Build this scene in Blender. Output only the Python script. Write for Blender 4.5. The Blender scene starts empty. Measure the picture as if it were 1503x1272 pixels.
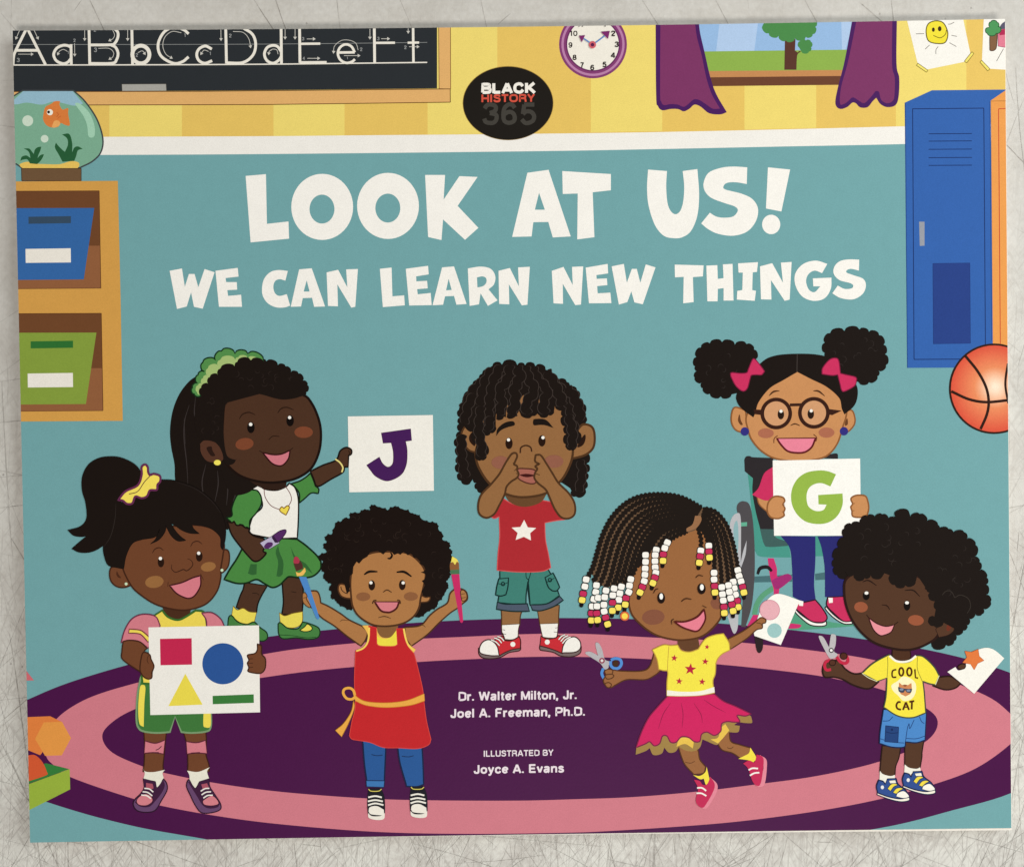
import bpy, math, random
from mathutils import Vector, Euler
from mathutils.geometry import tessellate_polygon, delaunay_2d_cdt
scn = bpy.context.scene
R = math.radians

# ---------------------------------------------------------------- camera
PW, PH = 1503.0, 1272.0            # size of the photograph the outlines were measured in
COVER_Z = 0.0046
cam_d = bpy.data.cameras.new('camera')
cam_d.sensor_fit = 'HORIZONTAL'
cam_d.angle = R(50)
cam_d.clip_start = 0.01
cam_d.clip_end = 20
cam = bpy.data.objects.new('camera', cam_d)
cam.location = (-0.0024539, 0.0042226, 0.3104080 + COVER_Z)
cam.rotation_euler = Euler((-0.0146894, -0.0046778, -0.0138465), 'XYZ')
scn.collection.objects.link(cam)
scn.camera = cam
FP = PW / 2 / math.tan(R(25))
MR = cam.rotation_euler.to_matrix()

# ---------------------------------------------------------------- light of the room
world = bpy.data.worlds.new('World')
scn.world = world
world.use_nodes = True
bg = world.node_tree.nodes['Background']
bg.inputs[0].default_value = (1.0, 0.98, 0.95, 1)
bg.inputs[1].default_value = 0.13

def area(name, loc, target, sx, sy, power, col):
    d = bpy.data.lights.new(name, 'AREA')
    d.shape = 'RECTANGLE'; d.size = sx; d.size_y = sy
    d.energy = power; d.color = col
    o = bpy.data.objects.new(name, d)
    o.location = loc
    o.rotation_euler = (Vector(target) - Vector(loc)).to_track_quat('-Z', 'Y').to_euler()
    scn.collection.objects.link(o)
    return o
area('ceiling_light', (0.25, -1.25, 1.95), (0, 0, 0), 0.75, 0.45, 29.5, (1.0, 0.985, 0.955))
area('window_light', (0.85, 0.32, 0.72), (0.05, 0, 0), 0.85, 0.7, 10.8, (0.93, 0.985, 1.0))

scn.view_settings.view_transform = 'Standard'
scn.view_settings.look = 'None'
scn.view_settings.exposure = 0.0
scn.view_settings.gamma = 1.0

# ---------------------------------------------------------------- helpers
def lin(c):
    c = c / 255.0
    return c / 12.92 if c <= 0.04045 else ((c + 0.055) / 1.055) ** 2.4

INK = {}
def ink(c):
    """printed colour on coated card: flat ink, faint print grain and card texture"""
    if c in INK: return INK[c]
    m = bpy.data.materials.new('ink_%02x%02x%02x' % c)
    m.use_nodes = True
    nt = m.node_tree; N = nt.nodes; K = nt.links
    b = N['Principled BSDF']
    tc = N.new('ShaderNodeNewGeometry')
    n1 = N.new('ShaderNodeTexNoise'); n1.inputs['Scale'].default_value = 3300; n1.inputs['Detail'].default_value = 2
    n2 = N.new('ShaderNodeTexNoise'); n2.inputs['Scale'].default_value = 260; n2.inputs['Detail'].default_value = 3
    K.new(tc.outputs['Position'], n1.inputs['Vector']); K.new(tc.outputs['Position'], n2.inputs['Vector'])
    ad = N.new('ShaderNodeMath'); ad.operation = 'MULTIPLY_ADD'
    K.new(n1.outputs[0], ad.inputs[0]); ad.inputs[1].default_value = 0.8
    m2 = N.new('ShaderNodeMath'); m2.operation = 'MULTIPLY'; K.new(n2.outputs[0], m2.inputs[0]); m2.inputs[1].default_value = 0.2
    K.new(m2.outputs[0], ad.inputs[2])
    mr = N.new('ShaderNodeMapRange')
    K.new(ad.outputs[0], mr.inputs[0]); mr.inputs[1].default_value = 0.3; mr.inputs[2].default_value = 0.7
    mr.inputs[3].default_value = 0.93; mr.inputs[4].default_value = 1.065
    mx = N.new('ShaderNodeVectorMath'); mx.operation = 'SCALE'
    mx.inputs[0].default_value = (lin(c[0]), lin(c[1]), lin(c[2]))
    K.new(mr.outputs[0], mx.inputs['Scale'])
    K.new(mx.outputs[0], b.inputs['Base Color'])
    b.inputs['Roughness'].default_value = 0.42
    b.inputs['Specular IOR Level'].default_value = 0.05
    bp = N.new('ShaderNodeBump'); bp.inputs['Strength'].default_value = 0.10; bp.inputs['Distance'].default_value = 0.0002
    n3 = N.new('ShaderNodeTexNoise'); n3.inputs['Scale'].default_value = 1100; n3.inputs['Detail'].default_value = 2
    K.new(tc.outputs['Position'], n3.inputs['Vector'])
    K.new(n3.outputs[0], bp.inputs['Height']); K.new(bp.outputs[0], b.inputs['Normal'])
    INK[c] = m
    return m

def plain(name, c, rough=0.6):
    m = bpy.data.materials.new(name); m.use_nodes = True
    nt = m.node_tree; b = nt.nodes['Principled BSDF']
    n = nt.nodes.new('ShaderNodeTexNoise'); n.inputs['Scale'].default_value = 900
    g = nt.nodes.new('ShaderNodeNewGeometry'); nt.links.new(g.outputs['Position'], n.inputs['Vector'])
    mr = nt.nodes.new('ShaderNodeMapRange'); nt.links.new(n.outputs[0], mr.inputs[0])
    mr.inputs[3].default_value = 0.88; mr.inputs[4].default_value = 1.1
    mx = nt.nodes.new('ShaderNodeVectorMath'); mx.operation = 'SCALE'
    mx.inputs[0].default_value = tuple(lin(v) for v in c)
    nt.links.new(mr.outputs[0], mx.inputs['Scale']); nt.links.new(mx.outputs[0], b.inputs['Base Color'])
    b.inputs['Roughness'].default_value = rough
    b.inputs['Specular IOR Level'].default_value = 0.25
    return m

def onplane(px, py, z):
    """point of the flat cover (height z) for a position measured on the photograph"""
    d = MR @ Vector(((px - PW / 2) / FP, -(py - PH / 2) / FP, -1.0))
    t = (z - cam.location.z) / d.z
    p = cam.location + d * t
    return (p.x, p.y, z)

# the cover's outline: straight sides, the top edge bowed in a little
TL, TR, BL, BR = (18.5, 45.2), (1475.2, 28.0), (44.2, 1236.0), (1484.5, 1214.5)
def bow(x, y):
    u = (x - 747) / 729.0
    return 3.2 * (1 - u * u) * max(0.0, 1 - (y - 28) / 260.0) - 1.2 * (1 - u * u) * max(0.0, 1 - (1225 - y) / 120.0)
def clip(pts):
    Q = [(x, y - bow(x, y)) for x, y in pts]
    quad = [TL, TR, BR, BL]
    inside_all = True
    for i in range(4):
        a, b = quad[i], quad[(i + 1) % 4]
        def side(p): return (b[0] - a[0]) * (p[1] - a[1]) - (b[1] - a[1]) * (p[0] - a[0])
        if all(side(p) >= 0 for p in Q): continue
        inside_all = False
        out = []
        for k in range(len(Q)):
            p, q = Q[k], Q[(k + 1) % len(Q)]
            sp, sq = side(p), side(q)
            if sp >= 0: out.append(p)
            if (sp >= 0) != (sq >= 0):
                t = sp / (sp - sq)
                out.append((p[0] + (q[0] - p[0]) * t, p[1] + (q[1] - p[1]) * t))
        Q = out
        if len(Q) < 3: return []
    if inside_all: return list(pts)
    D = []
    for k in range(len(Q)):
        p, q = Q[k], Q[(k + 1) % len(Q)]
        n = max(1, int(math.hypot(q[0] - p[0], q[1] - p[1]) / 14))
        D += [(p[0] + (q[0] - p[0]) * i / n, p[1] + (q[1] - p[1]) * i / n) for i in range(n)]
    return [(x, y + bow(x, y)) for x, y in D]

def link(name, me, parent=None, label=None):
    o = bpy.data.objects.new(name, me)
    scn.collection.objects.link(o)
    if parent: o.parent = parent
    if label: o['label'] = label
    return o

# ---------------------------------------------------------------- the printed drawing, shape by shape
STEP = 0.8e-6
class Pen:
    book = None; root = None; cur = None; level = 1; jobs = []
    ox = 0; oy = 0; s = 1.0
    hold = False; bulge = 0.29
pen = Pen()
def view(x0, y0, x1, y1, dx=0, dy=0):
    pen.ox, pen.oy = x0, y0
    pen.s = min(1503.0 / (x1 - x0), 1272.0 / (y1 - y0))
    pen.ox += dx / pen.s; pen.oy += dy / pen.s
def photo():
    pen.ox = pen.oy = 0; pen.s = 1.0
def figure(name, label=None, level=30):
    pen.root = dict(name=name, label=label, v=[], f=[], m=[], mi=[], kids=[])
    pen.jobs.append(pen.root); pen.cur = pen.root; pen.level = level
def sub(name, label=None):
    pen.cur = dict(name=name, label=label, v=[], f=[], m=[], mi=[], kids=[])
    pen.root['kids'].append(pen.cur)
def back(name=None):
    if name is None: pen.cur = pen.root; return
    for k in pen.root['kids']:
        if k['name'] == name: pen.cur = k; return
    sub(name)
def z_next():
    if not pen.hold: pen.level += 1
    return COVER_Z + pen.level * STEP
def emit(polys, col, z):
    c = pen.cur
    m = ink(col)
    if m.name not in c['m']: c['m'].append(m.name)
    k = c['m'].index(m.name)
    for poly in polys:
        if len(poly) < 3: continue
        b = len(c['v'])
        n = len(poly)
        if n <= 4:
            c['v'] += [onplane(x, y, z) for x, y in poly]
            c['f'].append(tuple(range(b, b + n))); c['mi'].append(k)
        else:
            r = delaunay_2d_cdt([Vector(p) for p in poly], [(i, (i + 1) % n) for i in range(n)], [], 1, 1e-4)
            c['v'] += [onplane(p[0], p[1], z) for p in r[0]]
            for t in r[2]: c['f'].append(tuple(b + q for q in t)); c['mi'].append(k)
def parse(txt):
    out = []
    for w in txt.split():
        k = ''
        if w == 'c': out[-1] = (out[-1][0], out[-1][1], 'c'); continue
        if w[-1] in 'cbd': k = w[-1]; w = w[:-1]
        x, y = w.split(',')
        out.append((pen.ox + float(x) / pen.s, pen.oy + float(y) / pen.s, k))
    return out
def cr(p0, p1, p2, p3, n):
    out = []
    for i in range(n):
        t = i / n; t2 = t * t; t3 = t2 * t
        out.append(tuple(0.5 * (2 * p1[k] + (p2[k] - p0[k]) * t + (2 * p0[k] - 5 * p1[k] + 4 * p2[k] - p3[k]) * t2
                    + (3 * p1[k] - p0[k] - 3 * p2[k] + p3[k]) * t3) for k in (0, 1)))
    return out
def arc(a, b, sag, n=6):
    """points after a up to (not incl.) b along an arc with the given signed sagitta"""
    out = []
    dx, dy = b[0] - a[0], b[1] - a[1]
    for i in range(n):
        t = i / n
        h = sag * 4 * t * (1 - t)
        if abs(sag) > 0: h = sag * math.sqrt(max(0, 1 - (2 * t - 1) ** 2)) if sag * 1 else 0
        out.append((a[0] + dx * t + dy * h, a[1] + dy * t - dx * h))
    return out
def curve(pts, closed=True, n=6):
    N = len(pts)
    area_ = sum(pts[i][0] * pts[(i + 1) % N][1] - pts[(i + 1) % N][0] * pts[i][1] for i in range(N))
    sg = 1 if area_ > 0 else -1
    out = []
    last = N if closed else N - 1
    for i in range(last):
        a, b = pts[i], pts[(i + 1) % N]
        if b[2] == 'b': out += arc(a, b, pen.bulge * sg, 8); continue
        if b[2] == 'd':
            h = 0.16 * sg + 0.10 * math.sin(i * 2.7) ; t = 0.5 + 0.16 * math.sin(i * 4.1)
            m = (a[0] + (b[0] - a[0]) * t + (b[1] - a[1]) * h, a[1] + (b[1] - a[1]) * t - (b[0] - a[0]) * h)
            out += arc(a, m, -0.14 * sg, 3) + arc(m, b, -0.14 * sg, 3); continue
        ac = a[2] != '' or (not closed and i == 0); bc = b[2] != '' or (not closed and i == N - 2)
        if ac and bc: out.append((a[0], a[1])); continue
        p0 = pts[(i - 1) % N] if not ac else (2 * a[0] - b[0], 2 * a[1] - b[1])
        p3 = pts[(i + 2) % N] if not bc else (2 * b[0] - a[0], 2 * b[1] - a[1])
        out += cr(p0, a, b, p3, n)
    if not closed: out.append((pts[-1][0], pts[-1][1]))
    return out
def ribbon(path, w, col, closed=False, taper=0.0, z=None, ramp=0.0):
    P = [path[0]]
    for p in path[1:]:
        if math.hypot(p[0] - P[-1][0], p[1] - P[-1][1]) > 0.12: P.append(p)
    if closed and math.hypot(P[0][0] - P[-1][0], P[0][1] - P[-1][1]) < 0.12: P.pop()
    n = len(P)
    if n < 2: return
    if z is None: z = z_next()
    L, Rr = [], []
    for i in range(n):
        a = P[(i - 1) % n] if (closed or i > 0) else P[i]
        b = P[i]
        c = P[(i + 1) % n] if (closed or i < n - 1) else P[i]
        d1 = (b[0] - a[0], b[1] - a[1]); d2 = (c[0] - b[0], c[1] - b[1])
        l1 = math.hypot(*d1) or 1; l2 = math.hypot(*d2) or 1
        tx, ty = d1[0] / l1 + d2[0] / l2, d1[1] / l1 + d2[1] / l2
        if a is b: tx, ty = d2[0] / l2, d2[1] / l2
        if c is b: tx, ty = d1[0] / l1, d1[1] / l1
        lt = math.hypot(tx, ty)
        if lt < 0.3: tx, ty = d2[0] / l2, d2[1] / l2; lt = 1.0
        tx /= lt; ty /= lt
        t = i / (n - 1)
        h = w / 2
        if taper: h *= (1 - taper) + taper * math.sin(math.pi * min(1, max(0, t)))
        L.append((b[0] - ty * h, b[1] + tx * h)); Rr.append((b[0] + ty * h, b[1] - tx * h))
    qs = [[], []]
    for i in range(n if closed else n - 1):
        j = (i + 1) % n
        q = [L[i], L[j], Rr[j], Rr[i]]
        x0 = min(p[0] for p in q); x1 = max(p[0] for p in q); y0 = min(p[1] for p in q); y1 = max(p[1] for p in q)
        if x0 < 46 or x1 > 1474 or y0 < 48 or y1 > 1212: q = clip(q)
        qs[i % 2].append(q)
    if ramp:        # wide, tightly bent strokes: each piece lies a touch above the last
        for i in range(max(len(qs[0]), len(qs[1]))):
            for k in (0, 1):
                if i < len(qs[k]): emit([qs[k][i]], col, z + (2 * i + k) * ramp)
        return
    emit(qs[0], col, z); emit(qs[1], col, z + 0.35 * STEP)
OW = 1.4
def S(col, txt, o=None):
    pts = parse(txt)
    path = curve(pts)
    z = z_next()
    emit([clip(path)], col, z)
    if o: ribbon(path, o[1] * OW, o[0], closed=True)
def E(col, cx, cy, rx, ry=None, rot=0, o=None, n=28):
    ry = rx if ry is None else ry
    a = R(rot); path = []
    for i in range(n):
        t = 2 * math.pi * i / n
        x, y = rx * math.cos(t), ry * math.sin(t)
        path.append((pen.ox + (cx + x * math.cos(a) - y * math.sin(a)) / pen.s, pen.oy + (cy + x * math.sin(a) + y * math.cos(a)) / pen.s))
    z = z_next()
    if col: emit([clip(path)], col, z)
    if o: ribbon(path, o[1] * OW, o[0], closed=True)
def P(col, txt, o=None):
    path = [(x, y) for x, y, k in parse(txt)]
    z = z_next()
    emit([clip(path)], col, z)
    if o:
        for i in range(len(path)):
            ribbon([path[i], path[(i + 1) % len(path)]], o[1], o[0])
def L(col, w, txt, taper=0.0):
    ribbon(curve(parse(txt), closed=False), w, col, taper=taper)
def LW(col, w, txt, amp=1.0, step=2.6):
    """a wavering line, as the partings between braids"""
    c = curve(parse(txt), closed=False); out = [c[0]]; acc = 0; sg = 1
    for p, q in zip(c, c[1:]):
        d = math.hypot(q[0] - p[0], q[1] - p[1]); acc += d
        if acc >= step and d > 0:
            out.append((q[0] - (q[1] - p[1]) / d * amp * sg, q[1] + (q[0] - p[0]) / d * amp * sg)); sg = -sg; acc = 0
    out.append(c[-1]); ribbon(out, w, col, taper=.5)
def plait(col, w, txt, edge=None, period=3.4, depth=.2):
    """a plait or twist: a band whose two sides bulge in turn"""
    c = curve(parse(txt) if isinstance(txt, str) else txt, closed=False, n=8)
    P_ = [c[0]]
    for p, q in zip(c, c[1:]):
        d = math.hypot(q[0] - p[0], q[1] - p[1]); n = max(1, int(d / .8))
        P_ += [(p[0] + (q[0] - p[0]) * i / n, p[1] + (q[1] - p[1]) * i / n) for i in range(1, n + 1)]
    for grow, cc in ((((.9, edge),) if edge else ()) + ((0, col),)):
        Lf, Rt = [], []; acc = 0
        for i, p in enumerate(P_):
            a = P_[max(0, i - 2)]; b = P_[min(len(P_) - 1, i + 2)]
            d = math.hypot(b[0] - a[0], b[1] - a[1]) or 1
            nx, ny = -(b[1] - a[1]) / d, (b[0] - a[0]) / d
            if i: acc += math.hypot(p[0] - P_[i - 1][0], p[1] - P_[i - 1][1])
            e = min(1, i / 2.5, (len(P_) - 1 - i) / 2.5) ** .5
            h1 = (w / 2 * (1 - depth + depth * 2 * abs(math.sin(math.pi * acc / (2 * period)))) + grow) * (.25 + .75 * e)
            h2 = (w / 2 * (1 - depth + depth * 2 * abs(math.sin(math.pi * acc / (2 * period) + 1.57))) + grow) * (.25 + .75 * e)
            Lf.append((p[0] + nx * h1, p[1] + ny * h1)); Rt.append((p[0] - nx * h2, p[1] - ny * h2))
        emit([Lf + Rt[::-1]], cc, z_next())
def curls(col, cx, cy, rx, ry, n, seed, r=20):
    """faint ringlet lines inside a round hairstyle"""
    rnd = random.Random(seed)
    for i in range(n):
        a = rnd.uniform(0, 6.28); q = math.sqrt(rnd.random()); x = cx + rx * q * math.cos(a); y = cy + ry * q * math.sin(a)
        b0 = rnd.uniform(0, 6.28); rr = r * rnd.uniform(.6, 1.1)
        L(col, .9, ' '.join('%.1f,%.1f' % (x + rr * math.cos(b0 + t), y + rr * math.sin(b0 + t)) for t in (0, .8, 1.6, 2.4, 3.1)), .7)
def H(col, outer, hole):
    """closed outline with one hole; both in the same notation"""
    a = curve(parse(outer)); b = curve(parse(hole))
    z = z_next(); holes(col, a, [b], z)
def holes(col, a, hs, z):
    c = pen.cur; m = ink(col)
    if m.name not in c['m']: c['m'].append(m.name)
    k = c['m'].index(m.name)
    loops = [a] + hs
    tr = tessellate_polygon([[Vector((x, y, 0)) for x, y in l] for l in loops])
    b = len(c['v'])
    for l in loops: c['v'] += [onplane(x, y, z) for x, y in l]
    for t in tr: c['f'].append((b + t[0], b + t[1], b + t[2])); c['mi'].append(k)
def ell(cx, cy, rx, ry, n=48):
    return [(pen.ox + (cx + rx * math.cos(2 * math.pi * i / n)) / pen.s, pen.oy + (cy + ry * math.sin(2 * math.pi * i / n)) / pen.s) for i in range(n)]
def arrow(col, txt, w=0.9, hs=2.6):
    pts = curve(parse(txt), closed=False)
    ribbon(pts, w, col)
    a, b = pts[-2], pts[-1]
    l = math.hypot(b[0] - a[0], b[1] - a[1]) or 1
    tx, ty = (b[0] - a[0]) / l, (b[1] - a[1]) / l
    emit([clip([(b[0] + tx * hs * .6, b[1] + ty * hs * .6), (b[0] - tx * hs - ty * hs, b[1] - ty * hs + tx * hs), (b[0] - tx * hs + ty * hs, b[1] - ty * hs - tx * hs)])], col, z_next())
def star(col, cx, cy, r, k=0.42, rot=0):
    t = []
    for i in range(10):
        a = R(rot - 90 + 36 * i); rr = r if i % 2 == 0 else r * k
        t.append('%.2f,%.2f' % (cx + rr * math.cos(a), cy + rr * math.sin(a)))
    P(col, ' '.join(t))
GLYPH = {
'D': (72, '9,9c 9,91c 35,91 62,80 63,50 62,20 35,9 9,9c'), 'r': (38, '9,0c 9,73c', '9,42 18,60 36,65'), '.': (22, '9,0c 9,18c'),
'W': (98, '6,100c 26,2c', '26,2c 49,96c', '49,96c 72,2c', '72,2c 92,100c'), 'a': (58, '10,54 15,64 28,66 43,62 45,48 45,10 50,2', '45,42 25,38 10,30 10,13 24,7 45,22'),
'l': (22, '9,0c 9,100c'), 't': (33, '15,92c 15,18 19,8 31,8', '1,66c 31,66c'), 'e': (58, '12,38c 48,38c', '48,38c 48,55 38,65 28,66 13,56 9,36 14,15 30,7 48,20'),
'M': (84, '9,0c 9,96c', '11,96c 42,6c', '42,6c 73,96c', '75,96c 75,0c'), 'i': (22, '9,0c 9,73c', '9,85c 9,100c'),
'o': (60, '30,66 48,56 51,36 48,17 30,7 12,17 9,36 12,56 30,66'), 'n': (58, '9,0c 9,73c', '9,45 20,62 35,65 47,58 48,42 48,0c'), ',': (22, '10,16c 9,0 4,-16'),
'J': (54, '43,100c 43,30 38,10 25,8 11,12 8,32'), 'A': (74, '6,0c 36,98c', '38,98c 68,0c', '17,30c 57,30c'), 'F': (62, '9,0c 9,91c', '9,91c 58,91c', '9,49c 50,49c'),
'm': (90, '9,0c 9,73c', '9,45 20,62 32,65 43,58 44,42 44,0c', '44,45 55,62 67,65 78,58 80,42 80,0c'), 'P': (66, '9,0c 9,91c 38,91 57,84 59,67 56,51 38,43 9,43c'),
'h': (58, '9,0c 9,100c', '9,45 20,62 35,65 47,58 48,42 48,0c'), 'I': (22, '9,0c 9,100c'), 'L': (58, '9,100c 9,0c', '9,9c 54,9c'),
'U': (70, '9,100c 9,40 14,13 35,8 56,13 61,40 61,100c'), 'S': (66, '57,70 50,87 33,92 14,85 13,66 30,55 50,47 57,30 50,13 32,8 13,14 8,30'),
'T': (62, '31,0c 31,91c', '1,91c 61,91c'), 'R': (70, '9,0c 9,91c 40,91 57,85 58,69 55,55 38,48 9,48c', '40,48c 56,40 60,20 62,0c'),
'E': (64, '9,0c 9,100c', '9,91c 58,91c', '9,9c 60,9c', '9,51c 54,51c'), 'B': (70, '9,9c 9,91c 40,91 55,85 56,71 52,57 38,52 9,52c', '36,52 58,46 61,29 56,13 38,9 9,9c'),
'Y': (66, '5,100c 33,46c', '61,100c 33,46c', '33,48c 33,0c'), 'y': (54, '6,73c 28,6c', '49,73c 29,10 20,-14 5,-18'), 'c': (56, '49,48 42,62 28,66 13,56 9,36 13,16 28,7 43,12 50,26'),
'v': (54, '6,73c 26,4c', '48,73c 28,4c'), 's': (52, '44,52 38,64 25,67 12,60 14,46 30,38 43,29 43,14 28,7 14,9 8,22'),
'C': (74, '64,68 52,88 36,92 15,80 9,50 15,20 36,8 53,12 66,32'), 'K': (70, '9,0c 9,100c', '62,100c 10,38c', '26,54c 66,0c'), 'H': (72, '9,0c 9,100c', '61,0c 61,100c', '9,50c 61,50c'),
'O': (80, '40,92 64,82 71,50 64,18 40,8 16,18 9,50 16,82 40,92'), '0': (60, '30,92 46,82 51,50 46,18 30,8 14,18 9,50 14,82 30,92'), '1': (40, '8,76c 26,98c', '26,100c 26,0c'),
'2': (60, '9,68 14,86 30,92 48,84 49,65 30,40 10,10c', '8,9c 54,9c'), '3': (60, '9,74 18,89 32,92 48,84 47,64 28,53', '28,53 50,45 51,24 42,10 28,8 13,13 8,28'),
'4': (60, '42,0c 42,98c', '42,96c 6,32c', '4,29c 57,29c'), '5': (60, '53,91c 16,91c', '17,91c 12,48c', '12,48 25,60 42,57 52,40 49,20 36,9 20,8 8,24'),
'6': (60, '50,76 42,89 28,92 13,74 9,40 14,16 30,8 46,16 50,34 43,53 28,58 12,46 10,34'), '7': (60, '4,91c 54,91c', '52,91c 30,45 24,0c'),
'8': (60, '30,92 45,84 45,64 30,53 15,64 15,84 30,92', '30,51 49,42 49,18 30,8 11,18 11,42 30,51'), '9': (60, '10,24 18,11 32,8 47,26 51,60 46,84 30,92 14,84 10,66 17,47 32,42 48,54 50,66')}
def text(col, s, x0, y0, x1, y1, cap, weight=21):
    """printed words from (x0,y0) to (x1,y1) on the base line, capitals 'cap' high, drawn glyph by glyph"""
    adv = 0; runs = []
    for ch in s:
        if ch == ' ': adv += 34; continue
        g = GLYPH[ch]; runs.append((adv, g[1:])); adv += g[0] + 7
    adv -= 9
    kx = (x1 - x0) / adv; ky = cap / 100.0; sl = (y1 - y0) / (x1 - x0)
    w = weight * (kx + ky) / 2 / pen.s if len(s) > 2 else weight * ky / pen.s
    z0 = z_next()
    for a, strokes in runs:
        for si, st in enumerate(strokes):
            pts = []
            for t in st.split():
                k = ''
                if t[-1] == 'c': k = 'c'; t = t[:-1]
                u, v = t.split(',')
                X = x0 + (a + float(u)) * kx
                pts.append((pen.ox + X / pen.s, pen.oy + (y0 + sl * (X - x0) - float(v) * ky) / pen.s, k))
            ribbon(curve(pts, closed=False, n=5), w, col, z=z0 + si * 6e-6, ramp=(1.5e-7 if w > 3 else 0))
    pen.level += 26 if w > 3 else 24

def build_all(book):
    for r in pen.jobs:
        def mk(d, parent):
            me = bpy.data.meshes.new(d['name'])
            me.from_pydata(d['v'], [], d['f'])
            for mn in d['m']: me.materials.append(bpy.data.materials[mn])
            for p, k in zip(me.polygons, d['mi']):
                p.material_index = k
            me.update()
            # every printed face looks up
            fl = [p.index for p in me.polygons if p.normal.z < 0]
            if fl:
                import bmesh
                bm = bmesh.new(); bm.from_mesh(me); bm.faces.ensure_lookup_table()
                bmesh.ops.reverse_faces(bm, faces=[bm.faces[i] for i in fl])
                bm.to_mesh(me); bm.free()
            return link(d['name'], me, parent, d['label'])
        ro = mk(r, book)
        for k in r['kids']:
            if k['v']: mk(k, ro)
# ================================================================ the table
def table_material(name='scratched_laminate', dirt=0.0):
    m = bpy.data.materials.new(name); m.use_nodes = True
    nt = m.node_tree; N = nt.nodes; K = nt.links; b = N['Principled BSDF']
    g = N.new('ShaderNodeNewGeometry')
    def math_(op, a, bb=None, cc=None):
        n = N.new('ShaderNodeMath'); n.operation = op
        for i, v in enumerate((a, bb, cc)):
            if v is None: continue
            if isinstance(v, (int, float)): n.inputs[i].default_value = v
            else: K.new(v, n.inputs[i])
        return n.outputs[0]
    def noise(scale, detail=2, rough=.5, vec=None, off=0):
        n = N.new('ShaderNodeTexNoise'); n.inputs['Scale'].default_value = scale; n.inputs['Detail'].default_value = detail
        n.inputs['Roughness'].default_value = rough
        mp = N.new('ShaderNodeMapping'); mp.inputs['Location'].default_value = (off, off * 1.7, off * .3)
        K.new(vec or g.outputs['Position'], mp.inputs[0]); K.new(mp.outputs[0], n.inputs['Vector'])
        return n.outputs[0]
    def remap(v, a, c, lo=0., hi=1.):
        n = N.new('ShaderNodeMapRange'); K.new(v, n.inputs[0])
        for i, x in zip((1, 2, 3, 4), (a, c, lo, hi)): n.inputs[i].default_value = x
        return n.outputs[0]
    def sep(i):
        s = N.new('ShaderNodeSeparateXYZ'); K.new(g.outputs['Position'], s.inputs[0]); return s.outputs[i]
    # wear: most scratched near the front edge (low y), quieter at the back
    wear = math_('ADD', remap(sep(1), -0.125, 0.10, 1.0, 0.0), remap(noise(9, 2, off=3), .35, .65, -.25, .25))
    def streak(ang, sx, sy, off, lo, hi):
        m0 = N.new('ShaderNodeMapping'); m0.inputs['Rotation'].default_value = (0, 0, R(-ang)); K.new(g.outputs['Position'], m0.inputs[0])
        mp = N.new('ShaderNodeMapping'); mp.inputs['Scale'].default_value = (sx, sy, 0)
        mp.inputs['Location'].default_value = (off, off, 0)
        K.new(m0.outputs[0], mp.inputs[0])
        n = N.new('ShaderNodeTexNoise'); n.noise_dimensions = '2D'; n.inputs['Scale'].default_value = 1; n.inputs['Detail'].default_value = 2
        K.new(mp.outputs[0], n.inputs['Vector'])
        return remap(n.outputs[0], lo, hi)
    hatch = math_('MAXIMUM', streak(52, 80, 1300, 3.1, .56, .70), streak(-60, 70, 1200, 8.3, .57, .72))
    hatch = math_('MAXIMUM', hatch, streak(86, 45, 1300, 5.7, .56, .70))
    amount = math_('MULTIPLY', hatch, remap(wear, .15, 1.0, .03, .24))
    # tiny pits
    vp = N.new('ShaderNodeTexVoronoi'); vp.inputs['Scale'].default_value = 230; K.new(g.outputs['Position'], vp.inputs['Vector'])
    pit = math_('MULTIPLY', remap(vp.outputs['Distance'], .02, .10, 1, 0), remap(noise(40, 1, off=6), .52, .62))
    amount = math_('MAXIMUM', amount, math_('MULTIPLY', pit, .6))
    # base mottling
    mot = math_('ADD', math_('MULTIPLY', noise(60, 4, .6), .55), math_('MULTIPLY', noise(600, 3, .6, off=2), .45))
    base = N.new('ShaderNodeMix'); base.data_type = 'RGBA'
    K.new(remap(mot, .36, .64), base.inputs['Factor'])
    base.inputs['A'].default_value = (lin(193), lin(187), lin(178), 1)
    base.inputs['B'].default_value = (lin(209), lin(204), lin(196), 1)
    worn = N.new('ShaderNodeMix'); worn.data_type = 'RGBA'
    K.new(math_('MULTIPLY', remap(mot, .42, .6), remap(wear, .35, 1.0, 0, .75)), worn.inputs['Factor'])
    K.new(base.outputs['Result'], worn.inputs['A']); worn.inputs['B'].default_value = (lin(221), lin(218), lin(208), 1)
    cm = N.new('ShaderNodeMix'); cm.data_type = 'RGBA'
    K.new(amount, cm.inputs['Factor']); K.new(worn.outputs['Result'], cm.inputs['A'])
    cm.inputs['B'].default_value = (lin(118), lin(108), lin(100), 1)
    dk = N.new('ShaderNodeMix'); dk.data_type = 'RGBA'; dk.inputs['A'].default_value = (1, 1, 1, 1)
    K.new(cm.outputs['Result'], dk.inputs['A'])
    dk.inputs['B'].default_value = (lin(86), lin(74), lin(64), 1)
    K.new(math_('MULTIPLY', remap(noise(420, 2, off=9), .34, .6, .35, 1.0), dirt), dk.inputs['Factor'])
    K.new(dk.outputs['Result'], b.inputs['Base Color'])
    b.inputs['Roughness'].default_value = .5; b.inputs['Specular IOR Level'].default_value = .3
    bp = N.new('ShaderNodeBump'); bp.inputs['Strength'].default_value = .5; bp.inputs['Distance'].default_value = .0004
    hh = math_('ADD', math_('MULTIPLY', amount, -1.0), math_('MULTIPLY', mot, .8))
    K.new(hh, bp.inputs['Height']); K.new(bp.outputs[0], b.inputs['Normal'])
    return m

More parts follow.
